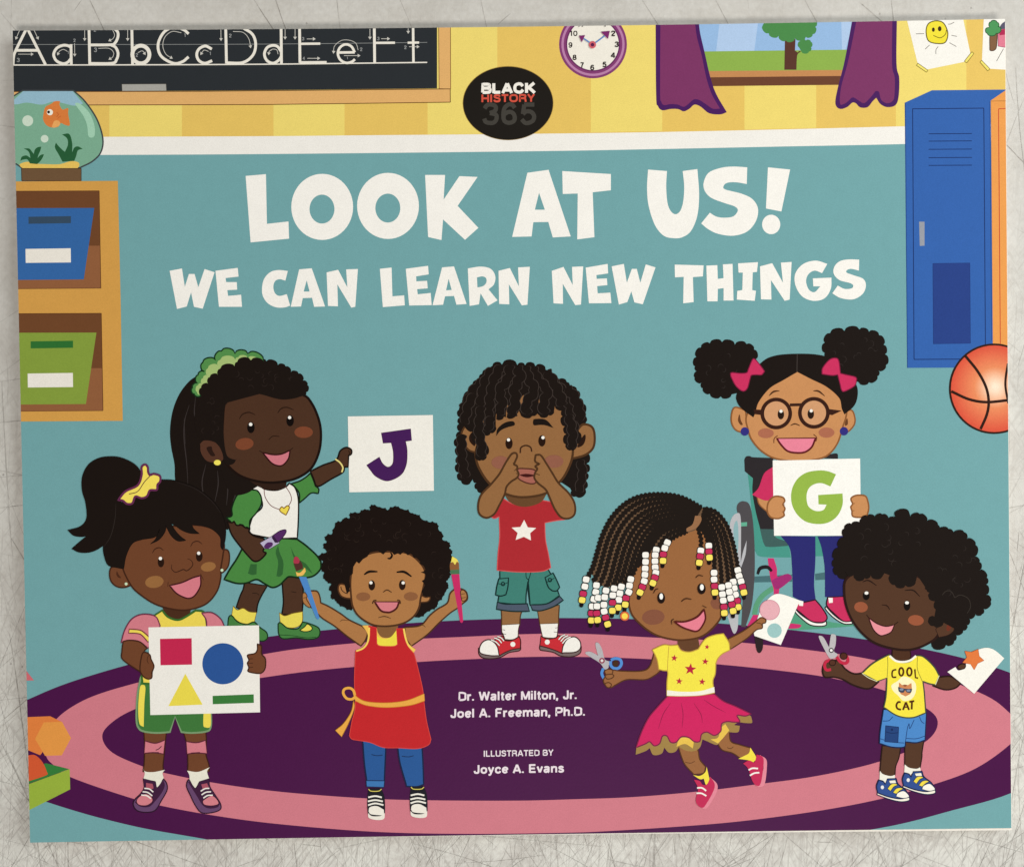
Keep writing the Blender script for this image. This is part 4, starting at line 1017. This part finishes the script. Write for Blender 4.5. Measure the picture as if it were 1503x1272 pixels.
sub('eye'); eye((38, 20, 12), 515, 692, 28, 44, 511, 664, 15)
sub('eye'); eye((38, 20, 12), 771, 672, 28, 44, 779, 647, 15)
sub('face_line'); L((60, 34, 20), 2.1, '602,767 608,725 645,708 682,722 692,756')
sub('cheek'); E((146, 92, 72), 450, 840, 72, 50); sub('cheek'); E((146, 92, 72), 864, 832, 74, 50)
sub('mouth'); S((166, 98, 84), '580,895 640,888 715,900 735,950 715,1002 650,998 585,960', ((84, 44, 32), 1.4)); S((66, 22, 20), '598,938 650,928 715,940 655,955')
sub('arm'); S(SK, '375,1010c 440,930 490,840 535,775 568,768 578,790 570,815 552,855c 578,870 578,900 590,930 575,960 530,990 495,1030 480,1090 440,1170 400,1240 340,1270 285,1240 275,1170 300,1090', (OS, 2.1)); L(OS, 1.2, '552,852 545,842'); L(OS, 1.2, '578,885 555,905'); L(OS, 1.2, '590,930 568,925')
sub('arm'); S(SK, '722,782c 762,785 800,840 850,920 900,1000 980,1080 1025,1160 1025,1240 980,1275 920,1265 870,1200 830,1110 800,1050 740,1000 712,960 718,920 735,890 720,870 750,852c 718,830', (OS, 2.1)); L(OS, 1.2, '750,853 758,846'); L(OS, 1.2, '720,878 740,890'); L(OS, 1.2, '716,925 755,938')

# ---- girl with glasses in the wheelchair
figure('printed_wheelchair', 'teal wheelchair with grey wheel behind the girl with glasses', level=24)
view(1060, 640, 1290, 930)
WG = (78, 74, 76)
S((72, 148, 132), '163,228c 205,265 225,400 330,600c 430,700c 442,780c 300,778 235,770 212,740c 200,600 182,400'); S((72, 148, 132), '590,645c 660,640 700,690 720,770 c 600,772c')
sub('wheel'); S(WG, '93,470 105,430 140,418 180,450 203,600 210,850 192,1080 150,1228c 122,1225c 132,1000 118,760 115,560'); P((98, 172, 142), '118,555 160,552 160,578 120,580')
sub('wheel_rim'); S((186, 184, 186), '48,600 60,530 88,498 118,515 121,700 118,850c 105,840 70,740'); S((140, 176, 178), '72,610 80,560 96,545 104,600 104,700 96,760 80,700'); S((186, 184, 186), '30,1140c 105,1130c 100,1230 80,1270 60,1240')
S((186, 184, 186), '158,670c 150,760 120,850c 118,820c 135,740')
sub('cross_bar'); P((72, 108, 112), '208,902 450,890 450,936 208,940'); P((72, 108, 112), '598,885 662,875 662,922 600,926')
sub('frame_tube'); L((92, 156, 118), 7.5, '208,1150 222,1085 262,1025 330,975'); S((202, 48, 106), '160,1222c 200,1148c 252,1150c 250,1180c 200,1212')
S((202, 48, 106), '293,785c 332,785c 352,850 358,905 420,885 445,900 445,920 400,960 368,982c 360,1030 332,1025c 330,980 308,900')
S((160, 44, 110), '316,930c 360,905 420,885 445,900 445,920 400,960 368,982c 340,980', None)
sub('brake_lever'); L((34, 30, 32), 5.5, '228,888 245,850 290,842 320,868', .3)
sub('foot_rest'); S((84, 156, 122), '430,1150c 480,1130 700,1195 835,1208c 830,1222 500,1246 430,1240c'); S((202, 48, 106), '425,1238c 440,1203c 505,1212 503,1228 480,1236')
sub('seat_cushion'); S((64, 94, 90), '243,595c 332,598c 345,650 420,680 425,705c 300,712 268,690')
sub('chair_back'); S((44, 39, 41), '142,150c 155,130 180,128 200,135 330,140c 332,598c 245,597c 215,480 195,360 198,270c 145,225c'); S((44, 39, 41), '650,142c 690,118 740,112 746,146c')
figure('printed_girl', 'girl with glasses, two hair puffs and pink bows holding the letter G', level=70)
SK = (200, 139, 88); OS = (140, 88, 48)
NY = (43, 42, 108)
S(NY, '375,640c 600,645c 600,800 592,950 602,1050c 520,1062 455,1032c 450,850 435,720')
sub('trouser_leg'); S(NY, '615,645c 790,640c 795,1035c 730,1045 662,1033c 660,850 640,720')
MG = (202, 48, 92)
sub('shoe'); S(MG, '480,1060c 520,1068 600,1052c 640,1100 675,1160 660,1192 620,1198 570,1188 510,1140 475,1108', ((40, 24, 34), 1.4)); S((246, 240, 230), '473,1113c 510,1150 580,1193 640,1200 670,1188c 668,1215 620,1222 560,1210 500,1162 470,1130', ((40, 24, 34), 1.2)); P((246, 240, 230), '484,1052 523,1062 520,1092 496,1090')
sub('shoe'); S(MG, '680,1035c 790,1030c 830,1180 832,1195c 780,1190 720,1140 673,1088', ((40, 24, 34), 1.4)); S((246, 240, 230), '668,1095c 720,1150 780,1190 838,1190c 836,1208c 780,1205 715,1165 666,1113', ((40, 24, 34), 1.2)); P((246, 240, 230), '683,1038 712,1040 712,1070 688,1073')
sub('arm'); S(SK, '225,395c 335,400c 335,510c 290,485 240,440', (OS, 1.2))
sub('sleeve'); S(MG, '325,198c 340,300 335,408c 270,412 193,376c 235,330 270,240')
sub('letter_card', 'white card with a green letter G'); P((248, 243, 234), '325,155 888,143 894,640 334,640')
S((150, 181, 72), '733,245c 697,323c 640,302 590,310 555,340 543,390 555,450 600,480 650,475 672,440c 620,438c 618,378c 775,368c 775,440 745,508 690,552 620,565 540,550 480,500 447,430 447,350 480,280 540,235 620,220 680,225')
sub('hand'); S(SK, '298,425 335,388 388,392 403,415 392,438 404,465 396,490 398,512 360,530 312,520 290,480', (OS, 1.7)); L(OS, 1.0, '404,440 385,440'); L(OS, 1.0, '402,488 385,485')
sub('hand'); S(SK, '833,395 865,380 920,384 938,420 943,470 925,515 880,522 840,514 835,480 828,455 840,435 830,412', (OS, 1.7)); L(OS, 1.0, '835,435 855,432'); L(OS, 1.0, '833,480 852,478')
view(1010, 470, 1310, 690)
sub('hair_puff'); S(BK, '500,285c 485,215b 430,175b 345,180b 250,160b 160,170b 95,200b 60,270b 52,340b 68,375b 48,420b 100,460b 108,500b 160,540b 240,560b 320,545b 380,530c 560,400c'); curls((48, 40, 37), 240, 350, 140, 140, 10, 1, 22)
sub('hair_puff'); S(BK, '1050,285c 1005,240b 1005,165b 1045,95b 1150,80b 1260,68b 1330,85b 1405,110b 1438,180b 1448,250b 1455,330b 1400,370b 1393,410b 1330,455b 1255,455b 1220,440c 1100,350c')
curls((48, 40, 37), 1230, 250, 160, 140, 10, 2, 22)
sub('ear'); S(SK, '420,660c 345,640 320,690 322,760 360,812 440,825c', (OS, 1.6)); S((104, 62, 34), '378,690 366,735 385,768 402,765 388,735')
sub('ear'); S(SK, '1130,680c 1200,660 1226,715 1220,770 1170,822 1110,825c', (OS, 1.6)); S((104, 62, 34), '1170,720 1155,750 1155,775 1175,762')
sub('face'); S(SK, '440,800 430,700 520,560 650,450 800,370 950,440 1090,540 1165,660 1132,800 1100,900 1040,980 960,1018 800,1035 640,1015 540,960 470,880', (OS, 1.8))
view(1060, 640, 1290, 930)
sub('letter_card', 'white card with a green letter G'); P((248, 243, 234), '326,157 800,147 800,200 327,200')
view(1010, 470, 1310, 690)
sub('hair'); S(BK, '480,714c 400,655 360,600 358,540 420,450 540,310 640,260 800,246 960,254 1060,290 1180,400 1240,480 1246,560 1220,630 1150,692c 1130,650 1110,570 1020,490 900,430 803,380c 700,440 600,500 520,600 495,680c'); L((60, 52, 48), 1.4, '803,250 800,380')
sub('bow'); S(MG, '314,412c 318,385 380,390 430,385 445,355 470,295 490,285 530,330 562,375c 540,400 500,400 465,405 455,430 435,500 400,520 350,480', ((128, 26, 60), 1.0))
sub('bow'); S(MG, '985,395c 990,350 1040,290 1085,278 1108,300 1120,390c 1160,400 1225,415 1240,430c 1225,480 1150,522 1128,510 1118,470 1100,400 c 1060,405', ((128, 26, 60), 1.0))
sub('earring'); E((50, 46, 122), 417, 817, 31); sub('earring'); E((50, 46, 122), 1146, 815, 31)
GL = (56, 29, 20)
sub('glasses'); E((208, 152, 108), 648, 685, 103, n=44, o=(GL, 3.9)); E((208, 152, 108), 925, 680, 103, n=44, o=(GL, 3.9)); L(GL, 4.2, '748,622c 832,620c'); P(GL, '480,655 545,658 560,685 540,696 490,690'); P(GL, '1036,652 1130,664 1060,697 1030,692')
sub('eye'); eye((40, 24, 16), 682, 692, 24, 36, 683, 668, 14)
sub('eye'); eye((40, 24, 16), 902, 689, 24, 36, 905, 665, 14)
sub('face_line'); L((74, 42, 22), 2.6, '595,555 628,525 672,518', .7); L((74, 42, 22), 2.6, '920,518 960,522 1005,557', .7); L((74, 42, 22), 1.8, '753,773 785,761 822,774', .4); L((104, 54, 30), 1.3, '630,902 634,868 658,848'); L((104, 54, 30), 1.3, '922,838 945,860 940,890')
sub('cheek'); E((172, 104, 78), 572, 830, 58, 36); sub('cheek'); E((172, 104, 78), 1018, 825, 58, 38)
sub('mouth'); S((232, 130, 150), '653,868c 937,865c 910,930 860,968 795,974 730,960 680,910', ((94, 24, 28), 2.0))

# ---- girl with beads
figure('printed_girl', 'girl with beaded braids, yellow star shirt and magenta skirt jumping with scissors', level=150)
SK = (154, 101, 60); OS = (86, 50, 26)
view(840, 860, 1200, 1200)
S((44, 32, 34), '1000,275c 1048,283c 1046,340 1030,366 1012,350')
sub('cut_paper', 'white paper with a pink and a teal dot'); S((248, 243, 232), '1030,140c 1080,65 1140,42 1250,78c 1145,322c 1000,272c 995,240c'); E((230, 172, 178), 1084, 130, 54, o=((206, 140, 152), .8)); E((158, 196, 192), 1110, 243, 40)
sub('arm'); S(SK, '855,290c 940,245 1000,200 1035,172 1062,182 1060,200 1045,206 1042,230 1010,240 960,285 870,345c', (OS, 1.3)); L(OS, 1.0, '1010,200 1035,205 1040,215')
sub('scissors'); S((182, 176, 178), '75,372 85,358 115,365 170,400 200,440 178,456 150,420'); S((182, 176, 178), '127,318 145,312 165,350 178,400 205,415 190,440 150,400'); E(None, 163, 408, 12, o=((150, 60, 80), 1.4)); E((226, 220, 214), 163, 408, 7)
L((84, 140, 206), 4.2, '212,405 235,396 262,402 270,425 255,448 230,450 212,435 210,410'); L((84, 140, 206), 4.2, '170,450 162,480 180,510 215,515')
sub('arm'); S(SK, '450,365c 425,440 380,465 270,465 225,460 200,475 172,510 180,540 210,556 240,540 300,512 400,512 450,490 482,465c 480,400', (OS, 1.3))
sub('fingers'); S(SK, '178,465 200,455 222,462 215,485 190,490', (OS, 1.1)); S(SK, '182,488 215,482 228,492 215,505 190,508', (OS, 1.1)); S(SK, '180,535 200,528 215,540 205,555 190,553', (OS, 1.1)); E((70, 44, 26), 238, 424, 16, 18)
sub('leg'); S(SK, '578,865c 665,865c 690,900 700,950 732,990c 720,1025 668,1032c 620,980 598,930', (OS, 1.2)); L(OS, .9, '620,965 650,970 672,960')
sub('leg'); S(SK, '790,840c 862,785c 870,850 920,870 982,888c 965,930 925,945c 880,915 820,895', (OS, 1.2)); L(OS, .9, '850,885 870,890 885,880')
SY = (244, 222, 72)
sub('sock'); S(SY, '738,990c 758,1080c 735,1090 722,1055 c 700,1058 663,1035c 700,1040 730,1020'); sub('sock'); S(SY, '978,885c 1010,940 995,965c 970,955 912,946c 945,930 970,915')
SM = (196, 42, 84)
sub('shoe'); S((226, 136, 150), '755,1045c 795,1085 792,1130 752,1200 728,1222 700,1210c 740,1150'); S(SM, '668,1060c 700,1068 715,1088 740,1085 758,1045c 782,1085 772,1130 735,1195 715,1215 688,1200 678,1170 690,1110'); L((246, 240, 230), 2.3, '685,1106 712,1106 735,1122'); L((246, 240, 230), 2.3, '682,1135 710,1136 736,1150')
sub('shoe'); S((226, 136, 150), '1030,925c 1065,950 1068,1000 1056,1085 1028,1102 1010,1095c 1050,1000'); S(SM, '938,972c 970,955 1000,965 1012,922c 1048,940 1048,1000 1035,1080 1015,1095 990,1070 965,1000'); L((246, 240, 230), 2.3, '968,1008 990,998 1020,1000'); L((246, 240, 230), 2.3, '975,1038 1000,1025 1027,1022')
sub('underskirt'); S((160, 128, 70), '352,882c 348,924c 400,905 425,888c 445,925 490,918 505,885c 530,912 565,908 585,880c 620,900 665,905 700,885 715,840c 740,850 790,870 812,850 830,800c 860,800 910,800 920,765c 890,760 915,745c 950,750 985,750 988,738c 978,710 950,712c 700,700c 420,790c')
S((232, 192, 80), '572,880c 590,835 640,832 665,850 662,890c 620,865'); S((232, 192, 80), '760,840c 800,830 815,780 840,755 c 862,790c 830,830 800,862c')
sub('skirt'); S((208, 36, 94), '525,600c 780,590c 830,630 900,660 982,700c 950,712 905,708 920,742 885,745 850,742 820,755 815,795 780,818 740,800 710,812 700,850 670,852 640,830 600,825 570,855 540,855 520,822 495,822 480,862 450,875 425,853 400,865 350,885c 380,800 420,720 470,660', ((124, 30, 70), 1.3))
sub('pleat_line')
for t in ('540,640 500,700 472,782', '597,638 608,700 603,778', '668,642 705,700 715,748', '722,622 780,660 842,692'): L((140, 24, 66), 1.0, t, .6)
sub('neck'); S((100, 64, 40), '580,285c 692,285c 695,335 650,358 600,345 580,320')
sub('shirt'); S((244, 226, 74), '440,348c 500,322 540,325 578,322c 600,352 645,360 692,345c 730,290 780,268 830,260c 860,310 865,350c 825,370 800,395 788,422c 785,480 772,520 780,585c 700,598 600,602 520,600c 520,530 525,480 522,463c 500,462 475,455c 465,400', ((196, 156, 62), 1.1)); L((196, 160, 60), 1.0, '530,330 525,400 522,470')
S((244, 236, 218), '520,570c 600,578 700,575 780,552c 782,582c 700,598 600,602 520,600c')
for x, y, r in ((560, 394, 20), (740, 333, 15), (730, 413, 20), (648, 455, 34), (587, 521, 20), (713, 524, 20)): sub('star'); star((186, 36, 60), x, y, r, rot=6)
view(840, 710, 1120, 950)
sub('face'); S(SK, '500,560 560,420 700,330 940,250 1050,400 1150,600 1180,800 1165,1000 1120,1090 1020,1178 900,1210 780,1208 640,1168 520,1080 450,980 440,800', (OS, 2.0))
sub('cheek'); E((134, 82, 60), 630, 1035, 88, 60, -4); sub('cheek'); S((134, 82, 60), '1075,930 1090,895 1140,890 1165,930 1150,970 1100,968')
SC = (106, 80, 58)
sub('scalp'); S(SC, '430,760c 300,800 180,780c 172,720 150,680 195,500 240,370 320,230 430,130 580,90 760,85 930,140 1030,195 1110,215 1190,310 1240,420 1270,560 1290,660c 1250,740 1150,780c 1110,720 1085,660c 1080,550 1075,450 1060,390 1030,340 1005,320 970,340 955,360c 925,370c 880,385 830,400 760,430c 720,440c 690,500 640,520c 570,550c 540,560 510,620 490,700c')
BRD_ = (30, 22, 17)
def braid_fan(outer, inner, ends, w):
    n = len(ends)
    O = [tuple(map(float, q.split(','))) for q in outer.split()]; I = [tuple(map(float, q.split(','))) for q in inner.split()]
    for k in range(n):
        t = (k / (n - 1)) ** 1.05; pts = []
        m = len(O)
        lx = O[-1][0] + (I[-1][0] - O[-1][0]) * t; ly = O[-1][1] + (I[-1][1] - O[-1][1]) * t
        for q in range(m):
            u = (q / (m - 1)) ** 1.6
            x = O[q][0] + (I[q][0] - O[q][0]) * t + (ends[k][0] - lx) * u; y = O[q][1] + (I[q][1] - O[q][1]) * t + (ends[k][1] - ly) * u
            pts.append((pen.ox + x / pen.s, pen.oy + y / pen.s, ''))
        sub('braid'); plait(BRD_, w + .3, pts, period=3.0, depth=.34)
braid_fan('1010,190 850,108 690,84 530,100 410,160 310,265 240,400 200,530 165,650 118,738', '900,368 862,380 835,390 815,400 797,410 782,420 768,432 757,442 748,450 742,458',
          [(112, 738), (160, 768), (205, 795), (256, 820), (306, 815), (354, 803), (405, 780), (452, 738), (505, 650), (572, 548), (655, 508), (742, 455)], 6.3)
braid_fan('1015,190 1110,215 1195,310 1245,440 1275,570 1290,662', '975,335 990,385 1000,420 1002,450 1001,480 1000,508',
          [(1290, 665), (1254, 752), (1216, 780), (1163, 795), (1104, 684), (1078, 600), (1063, 472), (1000, 510)], 5.4)
S((150, 106, 72), '955,248c 1000,248c 1005,280 985,320 960,348c 930,360 890,372c 890,345 930,320 945,290')
BW, BM, BY = (248, 242, 232), (196, 46, 88), (248, 224, 98)
strings = ['108,742W 98,797W 85,853M 77,902Y', '188,787W 183,840W 168,895W 155,952W 150,1005M 148,1060Y', '202,885W 192,950W 190,1005M 197,1057Y', '382,798W 370,850W 362,900W 357,960Y', '325,812W 315,865W 313,922M 312,985Y',
           '262,828W 252,880W 246,938W 248,990W 260,1038M 275,1090Y', '455,740W 445,790W 440,840W 418,887M 412,937Y', '570,552W 570,605W 567,657W 565,705W 560,755W 545,800M 527,843Y',
           '653,512W 645,552W 643,600W 645,648W 650,690W 643,727M 627,770Y', '740,455W 720,498W 708,547M 706,597Y', '1000,518W 995,562M 988,612Y', '1062,480W 1063,525M 1067,572Y', '1103,690W 1103,742W 1107,793M 1110,843Y',
           '1252,760W 1260,810W 1270,860W 1283,908M 1290,957Y', '1215,787W 1222,838W 1232,888W 1242,937M 1251,987Y', '1163,802W 1168,857W 1175,905W 1180,955M 1183,1003Y', '1288,670W 1298,715W 1313,757W 1325,800M 1335,843Y']
for sx in strings:
    pts = [(float(w[:-1].split(',')[0]), float(w[:-1].split(',')[1]), w[-1]) for w in sx.split()]
    a, b = pts[-2], pts[-1]
    sub('braid_end'); L((22, 14, 12), 6.2, '%f,%f %f,%f' % (b[0], b[1], b[0] + (b[0] - a[0]) * .35 - 4, b[1] + 44)); E((22, 14, 12), b[0] + (b[0] - a[0]) * .35 - 4, b[1] + 44, 16, 14, n=12)
    for i, (x, y, k) in enumerate(pts):
        j = min(i + 1, len(pts) - 1); h = max(0, j - 1)
        ang = math.degrees(math.atan2(pts[j][1] - pts[h][1], pts[j][0] - pts[h][0])) - 90
        sub('bead'); c = {'W': BW, 'M': BM, 'Y': BY}[k]
        rx, ry = (28, 26) if k != 'M' else (29, 24)
        path = []
        ca, sa = math.cos(R(ang)), math.sin(R(ang))
        for q in range(16):
            t = 2 * math.pi * q / 16
            u = math.copysign(abs(math.cos(t)) ** .6, math.cos(t)) * rx; v = math.copysign(abs(math.sin(t)) ** .6, math.sin(t)) * ry
            path.append((pen.ox + (x + u * ca - v * sa) / pen.s, pen.oy + (y + u * sa + v * ca) / pen.s))
        z = z_next(); emit([path], c, z); ribbon(path, 1.0, (34, 24, 20), closed=True)
sub('earring'); E((216, 100, 62), 408, 1027, 36); E((250, 216, 84), 408, 1027, 24)
sub('face_line')
for t in ('632,850 648,822 670,815', '960,730 985,710 1018,718', '775,1092 774,1062 792,1050', '1012,945 1045,962'): L((72, 40, 22), 1.5, t, .4)
L((72, 40, 22), 1.7, '848,915 882,892 928,897', .4)
sub('eye'); E((30, 16, 12), 692, 887, 30, 42); E((248, 244, 236), 692, 874, 14, 24)
sub('eye'); E((30, 16, 12), 1006, 815, 32, 42); E((248, 244, 236), 1008, 803, 15, 24)
sub('mouth'); S((230, 126, 142), '793,1070c 880,1070 970,1035 1026,975c 1035,1050 1000,1120 965,1145 915,1135 850,1110', ((88, 24, 22), 1.8))

# ---- boy at the right
figure('printed_boy', 'boy with a black afro and yellow COOL CAT shirt holding red scissors', level=150)
SK = (83, 54, 37); OS = (42, 22, 17)
view(1190, 730, 1480, 970)
S(BK, '290,600c 200,590b 178,530b 178,470b 210,380b 255,300b 255,235b 310,200b 385,205b 385,160b 430,140b 490,150b 545,128b 590,160b 670,178c 645,150 640,110 690,85 740,95 760,150c 830,125b 885,180b 970,210b 975,245b 1050,240b 1085,275b 1170,265b 1185,315b 1255,360b 1240,450b 1285,490b 1285,550b 1340,610b 1335,660b 1335,740b 1370,790b 1312,845b 1305,885b 1250,880b 1205,920b 1190,970b 1160,1010b 1100,1040b 1092,1090b 1030,1120b 920,1130b 900,1000c 900,700c 600,600c')
view(1190, 920, 1480, 1190)
sub('neck'); S((76, 46, 30), '565,150c 685,150c 688,215 625,238 568,212', (OS, 1.2))
sub('arm'); S(SK, '375,315c 300,322 240,290 200,240 170,230 120,240 90,262 82,310 100,345 160,345 220,360 300,402 400,425 470,378c', (OS, 1.8))
sub('scissors'); S((188, 182, 182), '57,75 72,60 95,80 130,145 165,200 145,215 120,200'); S((188, 182, 182), '138,62 155,48 174,60 172,120 160,165 185,188 160,215 125,200'); E((40, 36, 40), 142, 160, 17); E((240, 236, 230), 142, 160, 10)
L((196, 40, 68), 4.2, '135,228 105,240 96,270 110,295 140,292'); L((196, 40, 68), 4.2, '180,205 205,240 240,250 258,232 245,195 215,185'); E((80, 40, 30), 228, 200, 24, 22, o=(OS, 1)); E((84, 48, 34), 150, 245, 22, 20, o=(OS, 1))
sub('arm'); S(SK, '870,348c 960,340 1010,365 1040,385c 1000,420 930,432 845,405c', (OS, 1.6))
sub('cut_paper', 'white cut paper with an orange star'); S((244, 238, 226), '945,308c 1000,275c 1020,298 1060,290c 1090,220 1130,170 1190,145 1240,145 1285,168 1338,215c 1130,460c')
P((224, 120, 62), '1065,165 1110,172 1158,152 1165,200 1198,230 1155,250 1130,295 1105,255 1050,245 1080,208', ((176, 84, 40), .6))
sub('thumb'); S(SK, '1018,272 1045,254 1070,262 1062,285 1028,290', (OS, 1.0))
sub('leg'); S(SK, '495,820c 622,820c 610,900 588,960 582,1022c 530,1035 478,1000c 485,920', (OS, 1.3))
sub('leg'); S(SK, '652,790c 782,785c 770,860 768,900 756,972c 700,980 650,955c', (OS, 1.3))
sub('sock'); S((240, 234, 218), '478,992c 500,1015 550,1028 582,1020c 582,1052c 530,1050 520,1088c 475,1062c'); sub('sock'); S((240, 234, 218), '650,948c 680,970 730,978 756,968c 762,1002c 700,1010 692,1038c 646,1012c')
SB, SBO = (50, 78, 140), (24, 34, 70)
for k, (dx, dy) in enumerate(((179, -50), (0, 0))):
    view(1190, 920, 1480, 1190, dx, dy)
    sub('shoe'); S((246, 238, 218), '460,1140c 540,1168 620,1183 679,1168c 680,1196 620,1205 540,1187 460,1158c', (SBO, 1.0)); S(SB, '470,1056c 500,1065 515,1085c 530,1048c 590,1045c 605,1085 655,1125 680,1170c 620,1185 540,1172 463,1145c 455,1100', (SBO, 1.3))
    S((246, 240, 226), '590,1170c 600,1145 640,1130 668,1148 680,1172 640,1182', (SBO, .8)); S((240, 216, 72), '530,1115c 555,1085 585,1080 603,1090c 575,1102 552,1132c', (SBO, .7)); S((240, 216, 72), '568,1142c 590,1115 620,1108 642,1116c 615,1130 592,1152c', (SBO, .7)); E((236, 232, 226), 495, 1106, 11, 13); S((240, 234, 218), '540,1060c 585,1055c 592,1078c 548,1080c', (SBO, .7))
view(1190, 920, 1480, 1190)
sub('shorts'); S((76, 134, 196), '503,568c 800,588c 790,780c 730,798 655,792c 645,828 560,828 475,802c 480,720', (SBO, 1.3))
for t in ('478,770 560,792 645,800', '660,768 730,770 788,752', '655,792 668,700 680,665', '680,665 685,700 715,640', '498,648 540,645 568,618', '752,618 765,650 785,665'): L((30, 56, 110), 1.0, t)
sub('pocket'); P((36, 66, 118), '518,680 608,690 603,798 512,790', ((22, 40, 84), .9)); L((22, 40, 84), 1.0, '518,722 560,732 605,728'); E((22, 40, 84), 562, 708, 8)
SY = (244, 224, 68); YO = (66, 72, 60)
sub('shirt'); S(SY, '355,318c 430,250 530,195 548,192c 600,238 680,238 730,195c 780,205 850,270 888,335c 862,398c 820,390 775,374c 785,450 795,592c 700,625 600,612 505,553c 520,480 528,350c 460,375c', (YO, 1.4))
L((244, 238, 222), 3.0, '545,198 588,232 640,240 690,228 728,198')
for t in ('530,205 533,260 528,345', '738,205 738,290 772,375'): L((150, 140, 50), 1.0, t)
for t in ('460,375 400,350 355,318',  '888,335 862,398'): L((232, 228, 180), 1.0, t)
sub('shirt_picture', 'orange cat face with dark sunglasses'); S((250, 238, 190), '558,402 600,372 640,340 700,360 728,400 722,460 690,500 640,508 602,470 570,440')
P((208, 134, 84), '610,380 632,400 672,400 696,384 700,432 688,462 655,478 622,462 608,430'); P((150, 80, 50), '632,400 650,396 672,400 652,412')
S((60, 66, 84), '603,412c 650,424 702,426c 692,452 665,450 652,434c 640,452 610,445'); E((130, 138, 156), 628, 430, 14, 9); E((130, 138, 156), 676, 438, 14, 8)
TX = (80, 38, 16)
sub('shirt_words'); L(TX, 2.4, '592,292 568,300 562,325 568,345 592,345'); E(None, 626, 308, 15, 27, o=(TX, 2.0)); E(None, 682, 308, 16, 27, o=(TX, 2.0)); L(TX, 2.4, '720,290c 724,348c 742,352c')
L(TX, 2.8, '622,518 604,518 592,540 600,562 624,570'); L(TX, 2.8, '638,572c 658,518c'); L(TX, 2.8, '658,518c 680,572c'); L(TX, 1.8, '645,552c 672,552c'); L(TX, 2.8, '682,516c 716,510c'); L(TX, 2.8, '700,514c 698,568c')
view(1190, 730, 1480, 970)
sub('face'); S(SK, '270,620 380,560 600,560 850,620 1000,880 970,1040 880,1115 760,1155 640,1150 500,1110 400,1040 320,940 272,830 255,720', (OS, 2.5))
sub('ear'); S(SK, '950,1000c 985,965 1045,940 1085,970 1088,1010 1045,1045 975,1062c', (OS, .8)); E((108, 46, 30), 1050, 985, 17, 30, 15)
sub('fringe'); S(BK, '262,560c 290,600 330,590c 335,615b 410,612b 455,590b 545,600b 560,575c 600,590c 640,665b 720,668b 800,635b 810,590c 870,680c 880,700b 930,715b 895,755b 965,775b 950,850b 940,905c 895,925b 935,975b 1010,950b 1100,1000c 1160,1010c 1190,970b 1205,920b 1250,880b 1305,885b 1312,845b 1370,790b 1335,740b 1335,660b 1340,610b 1285,550b 1285,490b 1240,450b 1255,360b 1185,315b 1170,265b 1085,275b 1050,240b 975,245b 970,210b 885,180b 830,125b 760,150b 740,95c 690,85 640,110 645,150 670,178c 590,160b 545,128b 490,150b 430,140b 385,160b 385,205b 310,200b 255,235b 255,300b 210,380b 178,470b 178,530b 200,590b')
for t in ('1000,740 1030,710 1070,715 1095,760', '1095,760 1140,740 1200,770 1215,830 1190,880'): L((56, 48, 42), .9, t)
HL = (47, 39, 35)
curls(HL, 620, 380, 300, 170, 16, 3, 26); curls(HL, 1090, 560, 170, 220, 12, 4, 26)
sub('eyebrow'); L((36, 20, 14), 1.8, '395,640 440,630 500,668', .5); sub('eyebrow'); L((36, 20, 14), 1.8, '715,705 780,705 830,752', .5)
sub('eye'); E((20, 12, 9), 422, 745, 26, 34); E((246, 240, 230), 424, 725, 15, 12)
sub('eye'); E((20, 12, 9), 732, 820, 25, 38); E((246, 240, 230), 732, 799, 15, 12)
sub('face_line'); L((44, 24, 16), 1.6, '540,815 580,822 602,852', .5); L((44, 24, 16), 1.2, '425,890 440,912'); L((44, 24, 16), 1.2, '637,965 665,945')
sub('cheek'); E((152, 84, 56), 382, 832, 52, 40, 5); sub('cheek'); E((152, 84, 56), 800, 932, 60, 40, 5)
sub('mouth'); S((232, 144, 152), '440,912c 500,955 570,978 637,966c 612,1020 560,1045 522,1045 475,1000', ((58, 22, 20), 1.2))

build_all(book)
